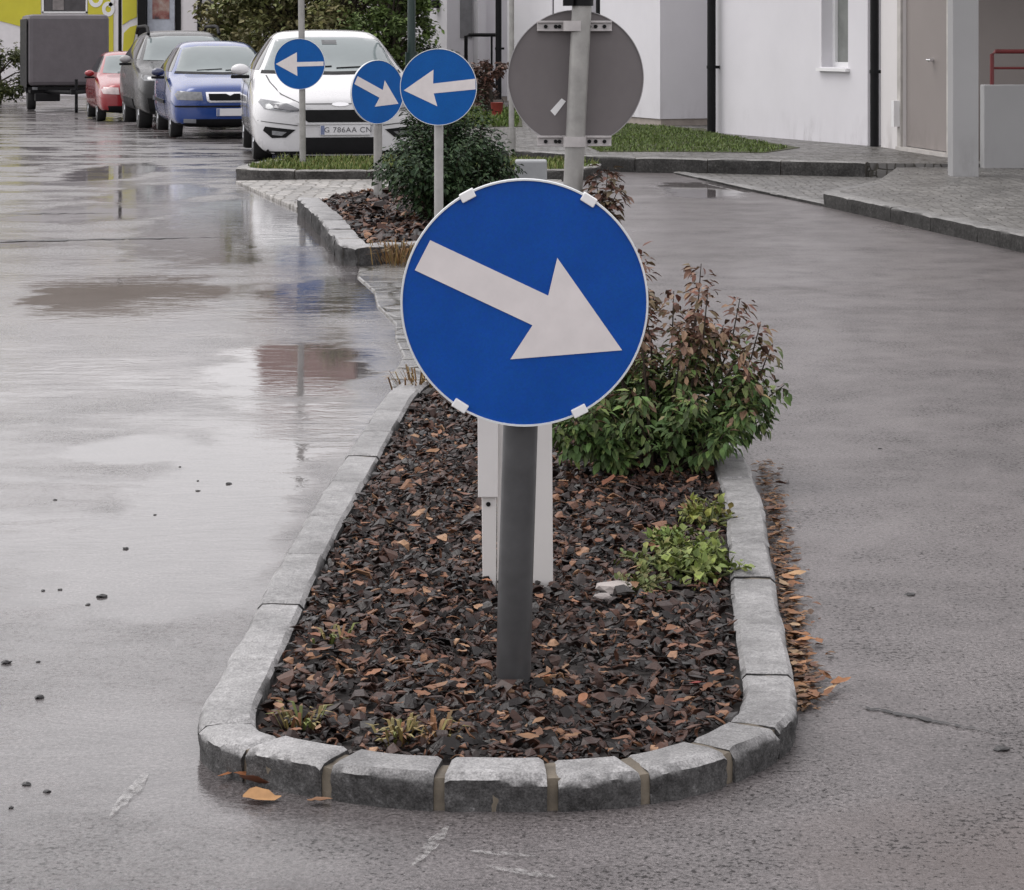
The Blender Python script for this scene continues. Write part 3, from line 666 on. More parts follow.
# green and yellowing weeds by the right kerb
def weed(label,x,y,n,h,cols,seed,r=.12,ls=.035):
    rnd=random.Random(seed); st=fan(rnd,n,r,r,h,.4)
    return shrub('weed',label,'weed',(x,y,.045),st,ls*.72,13,lambda p,q: sc(q.choice(cols),q,.75,1.25),seed,.1,'weeds in the bark mulch',cl=.02,elong=.7,stemcol=(.12,.14,.05))
weed('bright lime green weed clump touching the right kerb',*gp(703,575,.055),34,.085,[(.17,.22,.05),(.2,.23,.07),(.13,.17,.045)],31,.11,.042)
weed('paler olive green weed between the white stone and the lime green clump',*gp(657,568,.055),16,.07,[(.13,.16,.05),(.16,.16,.05),(.1,.14,.04)],32,.09,.034)
weed('pale green weed patch between the lime green clump and the autumn shrub',*gp(683,548,.055),22,.07,[(.15,.2,.05),(.18,.2,.06),(.12,.17,.04)],34,.10,.036)
weed('small olive weed sprig just above the white stone',*gp(640,590,.055),12,.06,[(.12,.15,.05),(.16,.15,.06)],35,.06,.03)
weed('yellow-green weed nearest the autumn shrub by the right kerb',*gp(712,520,.055),16,.075,[(.2,.22,.05),(.17,.2,.05),(.2,.17,.06)],33,.1,.036)
def tuft(label,px,py,n,h,cols,seed,z=.055,r=.05):
    rnd=random.Random(seed); x,y=gp(px,py,z); m=MB()
    for k in range(n):
        a=rnd.uniform(0,6.28); q=rnd.random()*r; bx,by=math.cos(a)*q,math.sin(a)*q; ln=rnd.uniform(.3,1)*h; a+=rnd.gauss(0,.5); hh=h*rnd.uniform(.4,1); w=.0035
        dx,dy=math.cos(a),math.sin(a); c=sc(rnd.choice(cols),rnd,.7,1.2)
        m.add([(bx-dy*w,by+dx*w,0),(bx+dy*w,by-dx*w,0),(bx+dx*ln*.5+dy*w,by+dy*ln*.5-dx*w,hh*.8),(bx+dx*ln*.5-dy*w,by+dy*ln*.5+dx*w,hh*.8),(bx+dx*ln,by+dy*ln,hh*.75)],[(0,1,2,3),(3,2,4)],c)
    o=m.build('grass_tuft',LEAF,fix=False); o.location=(x,y,z-.01); return tag(o,label,'grass tuft','withered grass tufts')
WC=[(.24,.2,.08),(.18,.14,.05),(.2,.1,.05),(.12,.14,.04)]
tuft('withered yellow grass tuft inside the left front corner of the kerb',300,722,40,.05,WC,41)
tuft('withered grass tuft behind the front kerb left of the thick dark post',402,738,40,.06,WC,42)
tuft('reddish dry grass tuft behind the front kerb closest to the thick dark post',438,735,34,.06,[(.2,.1,.05),(.24,.15,.07),(.2,.17,.06)],43)
tuft('straw-coloured tuft of grass standing along the left kerb',330,640,18,.05,WC,44)
tuft('orange-brown weed tuft in the paving joint below the second island kerb',398,262,120,.2,[(.2,.11,.04),(.24,.17,.07),(.16,.1,.05)],45,.02,.2)
tuft('dry orange tuft at the far left island end beside the big sign rim',416,388,60,.12,[(.2,.11,.04),(.24,.17,.07),(.16,.1,.05)],46,.04,.1)

# fallen leaves
LC=[(.34,.17,.08),(.24,.11,.05),(.38,.24,.13),(.17,.08,.04),(.12,.06,.04),(.28,.13,.06)]
def fleaf(rnd,l,c):
    m=MB(); w=l*rnd.uniform(.35,.6); n=6; vs=[]; cu=rnd.uniform(.02,.22)*l; cc=rnd.uniform(.1,.6)
    for i in range(n+1):
        t=i/n; hw=w*.5*math.sin(math.pi*min(.98,max(.03,t))**.8)*(1+rnd.uniform(-.1,.1)); z=cu*(4*(t-.5)**2)*.5+rnd.uniform(0,.002)
        y=rnd.uniform(-.05,.05)*l
        vs += [(t*l-l/2,-hw+y,z+hw*cc),(t*l-l/2,y,z),(t*l-l/2,hw+y,z+hw*cc*rnd.uniform(.5,1.2))]
    m.add(vs,[f for i in range(n) for f in ((3*i,3*i+3,3*i+4,3*i+1),(3*i+1,3*i+4,3*i+5,3*i+2))],c); return m
rl_=random.Random(77)
def put_leaf(px,py,z,l,label,c=None,group=None,rz=None):
    c=c or sc(rl_.choice(LC),rl_,.8,1.2)
    o=fleaf(rl_,l,c).build('fallen_leaf',LEAFMATTE,smooth=True,fix=False); x,y=gp(px,py,z)
    o.location=(x,y,z+.004); o.rotation_euler=(rl_.gauss(0,.15),rl_.gauss(0,.15),rl_.uniform(0,6.28) if rz is None else rz)
    return tag(o,label,'leaf',group)
GL='fallen leaves along the right kerb'
for k in range(90):
    t=rl_.random(); py=480+222*t**.62; dx=abs(rl_.gauss(0,15))*(.5+.8*t)
    ex={470:772,530:776,590:783,650:793,705:801}
    px=764+(py-500)*.165+2+dx
    put_leaf(px,py,.004+rl_.random()*.010,rl_.uniform(.028,.058),'brown-orange fallen leaf lying in the gutter along the right kerb',None,GL)
GM='orange leaves scattered on the bark mulch'
ML=[q for q in ((rl_.uniform(270,735),rl_.uniform(425,745)) for k in range(600)) if inpoly(*gp(q[0],q[1],.06),inset(path1,.16)) and not (495<q[0]<540 and q[1]>560 and q[1]<690)][:230]
for px,py in ML:
    put_leaf(px,py,.066+rl_.random()*.014,rl_.uniform(.022,.05),'small orange-brown leaf scattered on the dark bark mulch',sc(rl_.choice([(.24,.11,.06),(.32,.18,.1),(.17,.07,.04),(.2,.1,.06)]),rl_,.6,1.1),GM)
put_leaf(262,800,.003,.075,'long pale orange leaf lying on the road below the left front corner of the kerb',(.36,.2,.09),rz=.1)
put_leaf(246,778,0.012,.055,'dark orange crumpled leaf lying on the long pale orange leaf',(.2,.08,.035))
put_leaf(236,770,.012,.06,'brown leaf pressed to the kerb above the long pale orange leaf',(.12,.055,.03))
put_leaf(228,776,.006,.05,'small orange leaf leaning at the left front corner of the kerb',(.3,.12,.05))
put_leaf(256,785,.008,.07,'rust-red curled leaf against the left front kerb stones',(.16,.06,.03))
put_leaf(320,803,.004,.05,'flat tan leaf right of the long pale orange leaf in front of the kerb',(.22,.12,.07))
put_leaf(545,680,.074,.055,'bright orange leaf at the foot of the thick dark sign post',(.36,.14,.06))
put_leaf(610,482,.074,.08,'large red-brown leaf lying in front of the autumn shrub',(.15,.06,.035))
put_leaf(697,686,.074,.04,'small red leaf near the right front end of the mulch bed',(.2,.03,.025))
m=MB()
rq=random.Random(6)
for k in range(950):
    py=462+250*rq.random(); px=763+(py-500)*.165+abs(rq.gauss(0,11)); x,y=gp(px,py)
    l=rq.uniform(.012,.035); c=sc(rq.choice([(.2,.1,.05),(.13,.065,.04),(.26,.15,.08),(.09,.05,.03)]),rq,.5,1.1)
    a=rq.uniform(0,6.28); leaf_shape(m,Vector((x,y,.003+rq.random()*.01)),Vector((math.cos(a),math.sin(a),rq.uniform(-.1,.4))),Vector((0,0,1)),l,l*.5,c,.1)
struct(m.build('leaf_litter',LEAFMATTE,fix=False),'stuff')

# stones and pebbles
def pebble(name,label,px,py,r,mat,z=0,group=None,fl=.42,seed=0):
    bm=bmesh.new(); bmesh.ops.create_icosphere(bm,subdivisions=2,radius=r); rnd=random.Random(seed); sc=(rnd.uniform(.8,1.3),rnd.uniform(.7,1),fl)
    for v in bm.verts:
        k=1+.6*noise.noise(v.co/r*1.1+Vector((seed*3.1,0,0))); v.co=Vector((v.co.x*sc[0]*k,v.co.y*sc[1]*k,v.co.z*sc[2]*k))
    me=bpy.data.meshes.new(name); bm.to_mesh(me); bm.free(); me.materials.append(mat)
    o=bpy.data.objects.new(name,me); COL.objects.link(o); x,y=gp(px,py,z); o.location=(x,y,z+r*fl*.5); return tag(o,label,'stone',group)
PEB=simple('wet dark grit',(.014,.013,.014),.35)
for i,(px,py,r) in enumerate([(229,484,.009),(198,481,.005),(198,491,.006),(180,467,.005),(126,549,.009),(102,597,.012),(88,605,.006),(60,590,.007),(43,591,.006),(7,663,.012),(38,662,.005),(40,698,.011),(26,785,.009),(47,792,.008),(11,808,.006),(880,449,.006),(55,500,.006),(155,515,.005)]):
    pebble('grit_stone','small dark loose stone lying on the wet road',px,py,r,PEB,0,'dark loose stones on the wet road',seed=i)
pebble('dead_leaf_clod','flat dark chip lying alone on the right carriageway',910,595,.014,PEB,fl=.3,seed=40)
pebble('dead_leaf_clod','dark flat chip below the crack on the right carriageway',1002,750,.018,PEB,fl=.25,seed=41)
pebble('pale_stone','pale whitish stone in the mulch left of the weeds',615,591,.042,simple('pale stone',(.4,.36,.34),.6,bs=.3),.06,seed=50)
pebble('pale_stone','smaller greyish stone tucked under the pale whitish stone',603,599,.025,simple('grey stone',(.28,.25,.24),.6,bs=.3),.06,seed=51)

# ------------------------------------------------------------------ traffic signs
RD=[(-.76,.504),(.191,.057),(.264,.362),(.786,-.382),(-.114,-.455),(.065,-.181),(-.884,.263)]
LF=[(.955,.216),(-.14,.09),(-.13,.45),(-.9,-.086),(-.03,-.5),(-.125,-.165),(.965,-.06)]
LF2=[(.945,.10),(-.10,.075),(-.10,.46),(-.93,0),(-.08,-.47),(-.10,-.1),(.945,-.07)]
def arrow(poly,r,parent):
    m=MB(); m.prism([(x*r,z*r) for x,z in poly],-.006,-.0035); return m.build('arrow',ARROW,parent)
def bsign(label,px,pyc,R_px,d,base_z,poly,postr,post_top,yaw=0,lean=0,clips=(),blue=BLUE2,postm=GALV,tilt=0,off=0,yoff=0):
    r=R_px*d/F; x=X(px,d); zc=Zh(pyc,d)
    o=thing('traffic_sign',label,'traffic sign',(x-math.tan(lean)*(zc-base_z)+off,d,base_z),0,'blue arrow signs')
    m=MB(); top=post_top-base_z; n=6
    m.tube([(math.tan(lean)*top*i/n,0.06,top*i/n-.1*(i==0)) for i in range(n+1)],postr,20)
    m.lathe([(postr,0),(postr*.7,.008),(.001,.01)],16,'z',(math.tan(lean)*top,.06,top))
    m.build('post',postm,o,auto=40)
    m=MB(); m.lathe([(r*.985,.006),(r*.985,-.003)],96,'y')
    p=m.build('sign_plate',blue,o); p.location=(math.tan(lean)*(zc-base_z)-off,0,zc-base_z); p.rotation_euler=(tilt,0,yaw)
    m=MB(); prof=[(r*.982,-.004),(r*.984,-.007),(r*.997,-.007),(r,-.003),(r,.012),(r*.985,.012),(r*.982,.004)]
    n=96; vs=[]
    for q,h in prof:
        for k in range(n): a=6.28318*k/n; vs.append((q*math.cos(a),h,q*math.sin(a)))
    M=len(prof); m.add(vs,[(i*n+k,i*n+(k+1)%n,((i+1)%M)*n+(k+1)%n,((i+1)%M)*n+k) for i in range(M) for k in range(n)])
    m.build('rim',RIM,p,auto=40)
    arrow(poly,r,p)
    for a in clips:
        m=MB(); m.box(-.017,.017,-.012,.018,-.012,.008); c=m.build('clip',WHITEP,p,bevel=.002); c.location=(math.cos(R(a))*r*.985,0,math.sin(R(a))*r*.985); c.rotation_euler=(0,R(90)-R(a),0)
    m=MB()
    for z in (-r*.5,r*.5):
        m=MB(); m.box(-r*.45,r*.45,.008,.022,z-.018,z+.018); m.tube([(-.0,.06,z-.015),(0,.06,z+.015)],postr+.004,16); m.build('bracket',BRACK,p)
    return o
bsign('large round blue sign with white arrow pointing down right on a thick dark grey post',524.5,302.5,124,5.1,.045,RD,.039,1.15,lean=.031,clips=(118,58,238,297),blue=BLUE,postm=GALVD)
bsign('middle blue sign with left arrow, grimy arrowhead and slim white post',438.5,87,38.5,16.1,.1,LF,.032,Zh(50,16.1),yaw=0,postm=simple('white post paint',(.36,.355,.35),.4,var=.12,vs=9),off=0)
bsign('narrow-looking blue sign turned aside with arrow pointing down right',377.5,92,32,19.5,.1,RD,.036,Zh(61,19.5),yaw=R(38),off=0)
bsign('blue left-arrow sign on a tall grey post in front of the white car',299.5,64,25.5,24.6,.1,LF2,.034,3.4,lean=-.01,off=.02)
# the round sign seen from behind
d=9.2; r=68*d/F; xg=X(575,d); zc=Zh(78,d)
g=thing('traffic_sign','round sign seen from its plain grey back, bolted to a leaning grey post','traffic sign',(X(562.5,d),d,.06))
ln=.049
m=MB(); m.tube([(ln*i*.5,-.05,i*.5-(.1 if i==0 else 0)) for i in range(7)],.039,20); m.build('post',GALV,g,auto=40)
px_=lambda z: ln*(z-.06)
m=MB(); m.lathe([(r,.004),(r,-.004)],96,'y'); p=m.build('sign_plate',GREYBACK,g); p.location=(X(576,d)-X(562.5,d),.03,zc-.06); p.rotation_euler=(0,0,0)
m=MB(); n=96; prof=[(r*.992,-.01),(r*1.004,-.01),(r*1.004,.006),(r*.992,.006)]
vs=[(q*math.cos(6.28318*k/n),h,q*math.sin(6.28318*k/n)) for q,h in prof for k in range(n)]
m.add(vs,[(i*n+k,i*n+(k+1)%n,((i+1)%4)*n+(k+1)%n,((i+1)%4)*n+k) for i in range(4) for k in range(n)]); m.build('rim',simple('grey rim',(.3,.29,.3),.5),p,auto=40)
for zz,w0 in ((Zh(26,d)-zc,.15),(Zh(141,d)-zc,.148)):
    m=MB(); m.box(-w0,w0,-.022,-.006,-.021,.021); m.box(-w0,w0,-.034,-.022,.012,.021); m.box(-w0,w0,-.03,-.022,-.021,-.014)
    b=m.build('bracket',BRACK,p,bevel=.002); b.location=(-.006,0,zz)
    for k in (-.115,-.075,-.06+.0,.06,.085,.12):
        q=MB(); q.lathe([(.008,-.03),(.008,-.02)],8,'y',(k,0,-.002)); q.build('bolt',DARK,b)
    q=MB(); q.tube([(0,-.08,-.02),(0,-.08,.02)],.046,16); q.build('clamp',BRACK,b,auto=40); 
m=MB(); m.prism([(-.03,-.02),(.015,.03),(.032,.018),(-.012,-.04)],-.0075,-.0045); s=m.build('sticker',WHITEP,p); s.location=(-.072,0,-.112)
m=MB(); m.tube([(.0,-.05,0),(.0,-.05,.05)],.046,16); m.tube([(-.03,-.05,.025),(-.08,-.05,.04),(-.09,-.05,.09)],.02,8); m.box(-.075,-.035,-.1,-.02,0,.06)
c=m.build('pole_clamp',DARK,g,auto=40); c.location=(ln*(Zh(6,d)-.06),0,Zh(6,d)-.06)

# white plastic marker post behind the big sign
d=6.03; s=F/d
mp=thing('marker_post','white plastic marker post standing in the mulch behind the large blue sign','marker post',(X(517,d),d,.05))
m=MB()
m.prism([(-.09,-.02),(-.055,-.025),(-.05,.92),(-.1,.92)],0,.012); m.prism([(-.053,-.02),(-.028,-.02),(-.018,.93),(-.048,.93)],.012,.05)
m.prism([(.03,-.035),(.095,-.03),(.088,.93),(.046,.93)],0,.012); m.prism([(-.02,-.02),(.03,-.02),(.046,.93),(-.02,.93)],.05,.06); m.box(-.1,.095,0,.06,.93,.95)
m.build('body',simple('white plastic',(.62,.6,.585),.45,var=.05,vs=4,bs=.03),mp,bevel=.003)
m=MB(); m.prism([(-.102,.235),(-.05,.235),(-.048,.92),(-.106,.92)],-.014,-.002); m.build('sleeve',simple('white sleeve',(.65,.63,.62),.45,var=.05),mp,bevel=.002)
m=MB(); m.lathe([(.006,-.004),(.006,0)],10,'y',(-.075,0,.215)); m.build('bolt',DARK,mp)

# grey block, poles
cb=thing('concrete_block','light grey square block on the second island peeking over the big sign rim','block',(X(531,20.3),20.3,.1))
m=MB(); m.box(-.14,.14,-.14,.14,-.02,.28); m.build('block_body',simple('pale concrete',(.27,.28,.29),.6,var=.12,bs=.2),cb,bevel=.015)
def pole(name,label,px,d,z0,z1,r,mat,base=None):
    o=thing(name,label,'pole',(X(px,d),d,z0))
    m=MB(); m.tube([(0,0,-.05),(0,0,z1-z0)],[r,r*.85],14); m.build('shaft',mat,o,auto=40)
    m=MB(); m.tube([(0,0,0),(0,0,base or .25)],r*1.5,14); m.build('base_sleeve',mat,o,auto=40); return o
GREENP=simple('dark green paint',(.012,.03,.026),.4)
pole('lamp_post','dark green lamp post right of the white car',411.5,30,0,5.5,.055,GREENP,1.25)
pole('metal_pole','thin grey metal pole left of the grey sign back',511.5,26.3,.12,5,.032,GALV,.3)
pole('metal_pole','thin dark pole in front of the yellow shop front',120,62,-.3,5,.05,DARK,.3)
pole('metal_pole','white pole at the shop window by the hedge',234,58,-.3,5,.09,WHITEP,.3)

# ------------------------------------------------------------------ cars
def lerp(a,b,t): return a+(b-a)*t
def evalmesh(o):
    dg=bpy.context.evaluated_depsgraph_get(); return bpy.data.meshes.new_from_object(o.evaluated_get(dg))
class Car:
    def __init__(s,label,loc,rz,st,paint,W,wheels,wr=.315,twr=.2,tw=.78,roofmat=None):
        """st: stations (y,w,zb,zsh,zt,wt)"""
        s.root=thing('parked_car',label,'car',loc,rz,'cars parked in a row along the kerb')
        m=MB(); N=11; rings=[]
        for (y,w,zb,zsh,zt,wt) in st:
            ws=w*.955; dz=zsh-zb
            half=[(0,zb),(w*.8,zb),(w*.955,zb+.1*dz),(w*.99,zb+.32*dz),(w,zb+.68*dz),(ws,zsh),(lerp(ws,wt,.45),lerp(zsh,zt-.05,.45)),(lerp(ws,wt,.93),lerp(zsh,zt-.05,.9)),(wt*.9,zt-.018),(wt*.5,zt),(0,zt+.006)]
            rings.append([(x,y,z) for x,z in half]+[(-x,y,z) for x,z in half[-2:0:-1]])
        n=len(rings[0]); vs=[v for r in rings for v in r]
        fs=[(i*n+k,i*n+(k+1)%n,(i+1)*n+(k+1)%n,(i+1)*n+k) for i in range(len(rings)-1) for k in range(n)]
        def cap(i,yy):
            b=len(vs); r=rings[i]; cx=0; cz=sum(p[2] for p in r)/n
            for p in r: vs.append((p[0]*.55,yy,lerp(cz,p[2],.6)))
            for k in range(n): fs.append((i*n+k,i*n+(k+1)%n,b+(k+1)%n,b+k))
            fs.append(tuple(b+k for k in range(n)))
        cap(0,st[0][0]-.02); cap(len(rings)-1,st[-1][0]+.02)
        m.add(vs,fs); o=m.build('body',[paint,BLACK],s.root)
        sm=o.modifiers.new('s','SUBSURF'); sm.levels=2; sm.render_levels=2
        me=evalmesh(o); s.bvh=BVHTree.FromPolygons([v.co.copy() for v in me.vertices],[tuple(p.vertices) for p in me.polygons])
        cut=MB()
        for y in wheels:
            for sx in (-1,1): cut.lathe([(wr+.055,sx*(tw+.3)),(wr+.055,sx*(tw-.16))],28,'x',(0,y,wr))
        co=cut.build('cut',BLACK); o.modifiers.clear(); o.data=me
        bo=o.modifiers.new('b','BOOLEAN'); bo.object=co; bo.operation='DIFFERENCE'; bo.solver='EXACT'
        me2=evalmesh(o); o.modifiers.clear(); bpy.data.objects.remove(co)
        me2.materials.clear(); me2.materials.append(paint); me2.materials.append(BLACK)
        for p in me2.polygons:
            dark=any(all(abs(math.hypot(me2.vertices[v].co.y-y,me2.vertices[v].co.z-wr)-(wr+.055))<.004 for v in p.vertices) for y in wheels) or any(abs(p.normal.x)>.97 and abs(abs(p.center.x)-(tw-.16))<.01 and math.hypot(p.center.y-y,p.center.z-wr)<wr+.06 for y in wheels) or (p.center.z<.24 and p.normal.z<-.6)
            p.material_index=1 if dark else 0; p.use_smooth=True
        me2.set_sharp_from_angle(angle=R(45)); o.data=me2; s.body=o
        for y in wheels:
            for sx in (-1,1):
                e=MB(); e.lathe([(wr*.62,sx*(tw-twr)),(wr*.97,sx*(tw-twr)),(wr,sx*(tw-twr+.03)),(wr,sx*(tw-.03)),(wr*.96,sx*tw),(wr*.66,sx*(tw-.005))],30,'x',(0,y,wr)); w_=e.build('wheel',TYRE,s.root,auto=40)
                e=MB(); e.lathe([(wr*.66,sx*(tw-.04)),(wr*.64,sx*(tw-.012)),(wr*.6,sx*(tw-.012)),(wr*.55,sx*(tw-.05)),(.05,sx*(tw-.045)),(.045,sx*(tw-.02))],24,'x',(0,y,wr))
                for k in range(5):
                    a=k*2*math.pi/5; e.tube([(sx*(tw-.03),y+math.cos(a)*.04,wr+math.sin(a)*.04),(sx*(tw-.02),y+math.cos(a)*wr*.62,wr+math.sin(a)*wr*.62)],.028,6)
                e.build('wheel_rim',RIMS,w_,auto=40)
    def decal(s,name,poly,mat,view='front',off=.012,parent=None,sk=.03,res=.04,y0=-3):
        P=[Vector(p) for p in poly]; bd=[]
        for i in range(len(P)):
            a,b=P[i],P[(i+1)%len(P)]; k=max(1,int((b-a).length/res))
            bd += [a.lerp(b,j/k) for j in range(k)]
        nb=len(bd); ins=[]
        x0=min(p.x for p in bd);x1=max(p.x for p in bd);z0=min(p.y for p in bd);z1=max(p.y for p in bd)
        pl=[(p.x,p.y) for p in bd]; xx=x0+res*.5
        while xx<x1:
            zz=z0+res*.5
            while zz<z1:
                if inpoly(xx,zz,pl) and min((Vector((xx,zz))-q).length for q in bd)>res*.35: ins.append(Vector((xx,zz)))
                zz+=res
            xx+=res
        v2,e2,f2,*_=geometry.delaunay_2d_cdt(bd+ins,[(i,(i+1)%nb) for i in range(nb)],[list(range(nb))],1,1e-5)
        def proj(p):
            if view=='front': o,d=Vector((p.x,y0,p.y)),Vector((0,1,0))
            elif view=='left': o,d=Vector((-3,p.x,p.y)),Vector((1,0,0))
            else: o,d=Vector((3,p.x,p.y)),Vector((-1,0,0))
            h=s.bvh.ray_cast(o,d)
            if h[0] is None: return None,d
            return h[0]-d*off,d
        vs=[];ok=[]
        last=None
        for p in v2:
            q,d=proj(p)
            if q is None:
                qq=s.bvh.find_nearest(Vector((p.x,0,p.y)) if view=='front' else Vector(((-1 if view=='left' else 1),p.x,p.y)))[0]; q=qq-d*off
            vs.append(q)
        m=MB(); fs=[tuple(f) for f in f2]
        # skirt
        from collections import Counter
        ec=Counter(tuple(sorted((f[i],f[(i+1)%len(f)]))) for f in fs for i in range(len(f)))
        b=len(vs); vs2=vs+[v+d*sk for v in vs]
        sk_f=[(a,c,c+b,a+b) for (a,c),n in ec.items() if n==1]
        m.add(vs2,fs+sk_f); return m.build(name,mat,parent or s.root,auto=35)
    def sym(s,name,poly,mat,**kw):
        for sx in (-1,1): s.decal(name,[(sx*x,z) for x,z in poly],mat,**kw)
    def mirror_(s,y,x,z,mat,sz=.8):
        for sx in (-1,1):
            bm=bmesh.new(); bmesh.ops.create_icosphere(bm,subdivisions=3,radius=1)
            for v in bm.verts: v.co=Vector((v.co.x*.125*sz,v.co.y*.07 if v.co.y<0 else v.co.y*.03,v.co.z*(.085 if v.co.z>0 else .075)*sz))
            me=bpy.data.meshes.new('side_mirror'); bm.to_mesh(me); bm.free(); me.materials.append(mat)
            for p in me.polygons: p.use_smooth=True
            o=bpy.data.objects.new('side_mirror',me); COL.objects.link(o); o.parent=s.root; o.location=(sx*x,y,z)
            m=MB(); m.box(-.1,.1,-.03,.03,-.1,-.06); a=m.build('mirror_arm',BLACK,o,bevel=.01)
    def plate(s,x,z,w=.52,h=.11,txt=None):
        q=s.bvh.ray_cast(Vector((x,-3,z)),Vector((0,1,0)))[0]; y=q.y-.02
        m=MB(); m.box(x-w/2,x+w/2,y,y+.03,z-h/2,z+h/2); o=m.build('number_plate',PLATE,s.root,bevel=.004)
        m=MB(); m.box(x-w/2+.005,x-w/2+.045,y-.002,y+.003,z-h/2+.006,z+h/2-.006); m.build('plate_band',simple('plate band',(.15,.18,.3),.4),o)
        if txt:
            c=bpy.data.curves.new('t','FONT'); c.body=txt; c.size=h*.74; c.align_x='CENTER'; c.align_y='CENTER'; c.extrude=.001; c.space_character=1.1
            t=bpy.data.objects.new('t',c); COL.objects.link(t); me=evalmesh(t); bpy.data.objects.remove(t)
            me.materials.clear(); me.materials.append(PLATETXT); t=bpy.data.objects.new('plate_lettering',me); COL.objects.link(t); t.parent=o; t.location=(x+.026,y-.0025,z); t.rotation_euler=(R(90),0,0)
    def wipers(s,zw,hw):
        for a,b in ((-hw*.55,0.0),(0.05,hw*.65)):
            m=MB(); pts=[]
            for i in range(5):
                xx=lerp(a,b,i/4); h=s.bvh.ray_cast(Vector((xx,-3,zw+.02*i/4)),Vector((0,1,0)))[0]; pts.append(h+Vector((0,-.02,.0)))
            m.tube(pts,.011,6); m.build('wiper',BLACK,s.root)
def paintm(name,c,metal=0.0,rough=.25): return simple(name,c,rough,metal=metal,var=.04,vs=2,coat=.8,rv=.05)
CW=paintm('white car paint',(.56,.56,.575)); CB=paintm('blue car paint',(.006,.04,.2),.1); CG=simple('charcoal car paint',(.013,.0135,.015),.3,var=.05,spec=.35,coat=.25); CR=paintm('red car paint',(.26,.008,.015),.1)

# white hatchback ------------------------------------------------------------
ST=[(.0,.68,.06,.60,.68,.48),(.08,.81,.06,.62,.72,.58),(.25,.875,.10,.66,.79,.66),(.55,.905,.16,.74,.86,.70),(1.0,.91,.16,.87,.96,.70),(1.22,.91,.16,.90,1.02,.68),(1.55,.91,.16,.92,1.22,.63),(1.85,.91,.16,.93,1.38,.60),(2.2,.91,.16,.94,1.455,.585),(2.8,.91,.16,.95,1.465,.585),(3.5,.90,.16,.97,1.40,.57),(4.0,.88,.18,.98,1.22,.58),(4.25,.84,.22,.9,1.02,.62),(4.36,.74,.28,.74,.84,.58)]
c=Car('white hatchback parked nose-on behind the grass median','' or (X(338,26.6),26.55,gz(26.6)),R(9),ST,CW,1.82,(.88,3.53),.315,.2,.86)
c.decal('windscreen',[(-.72,1.0),(0,.985),(.72,1.0),(.565,1.345),(.3,1.375),(-.3,1.375),(-.565,1.345)],GLASS,off=.012,res=.035)
c.decal('windscreen_trim',[(-.76,.965),(0,.95),(.76,.965),(.745,1.0),(0,.983),(-.745,1.0)],BLACK,off=.012,res=.04)
c.sym('headlight',[(.38,.575),(.55,.66),(.80,.70),(.83,.665),(.78,.60),(.55,.565)],LAMP,off=.018)
c.sym('headlight_trim',[(.42,.585),(.55,.635),(.72,.66),(.68,.61),(.55,.585)],simple('lamp inner',(.16,.16,.17),.2,metal=.5),off=.026)
c.decal('grille',[(-.40,.585),(.40,.585),(.39,.50),(.33,.45),(-.33,.45),(-.39,.50)],BLACK,off=.008)
c.decal('bumper_trim',[(-.44,.445),(.44,.445),(.40,.425),(-.40,.425)],CW,off=.025)
c.decal('lower_intake',[(-.40,.285),(.40,.285),(.42,.15),(.40,.11),(-.40,.11),(-.42,.15)],BLACK,off=.008)
c.sym('fog_lamp_recess',[(.46,.37),(.77,.405),(.79,.36),(.70,.28),(.56,.285)],BLACK,off=.008)
c.sym('fog_lamp',[(.55,.345),(.70,.36),(.70,.315),(.60,.305)],LAMP,off=.014)
c.plate(.05,.365,txt='G 786AA CN')
SEAMG=simple('panel gap',(.06,.06,.062),.6)
c.sym('bonnet_seam',[(.42,.66),(.60,.745),(.69,.87),(.715,.945),(.70,.945),(.675,.87),(.588,.753),(.42,.668)],SEAMG,off=.006,res=.05)
c.decal('bonnet_edge',[(-.42,.655),(.42,.655),(.42,.647),(-.42,.647)],SEAMG,off=.007)
c.sym('bumper_crease',[(.44,.42),(.84,.47),(.84,.462),(.44,.41)],SEAMG,off=.006)
c.decal('chin_lip',[(-.8,.135),(.8,.135),(.78,.10),(-.78,.10)],BLACK,off=.012)
c.decal('rear_view_mirror',[(-.07,1.34),(.09,1.34),(.09,1.29),(-.07,1.29)],simple('mirror back',(.07,.075,.08),.4),off=.02)
c.decal('badge',[(.09*math.cos(a*.5236),.645+.022*math.sin(a*.5236)) for a in range(12)],CHROME,off=.01,res=.03)
for v in ('left','right'): 
    c.decal('side_window',[(1.45,1.0),(2.55,1.0),(2.55,1.36),(2.1,1.36)],GLASSD,view=v,off=.004)
    c.decal('rear_side_window',[(2.62,1.0),(3.6,1.02),(3.45,1.3),(2.62,1.36)],GLASSD,view=v,off=.004)
    c.decal('door_handle',[(2.35,.86),(2.55,.865),(2.55,.89),(2.35,.885)],CW,view=v,off=.025)
    c.decal('door_seam',[(1.30,.3),(1.312,.3),(1.352,.92),(1.34,.92)],BLACK,view=v,off=.003)
    c.decal('door_seam',[(2.58,.3),(2.592,.3),(2.592,.93),(2.58,.93)],BLACK,view=v,off=.003)
c.mirror_(1.5,.97,1.0,CW); c.wipers(1.02,.72)
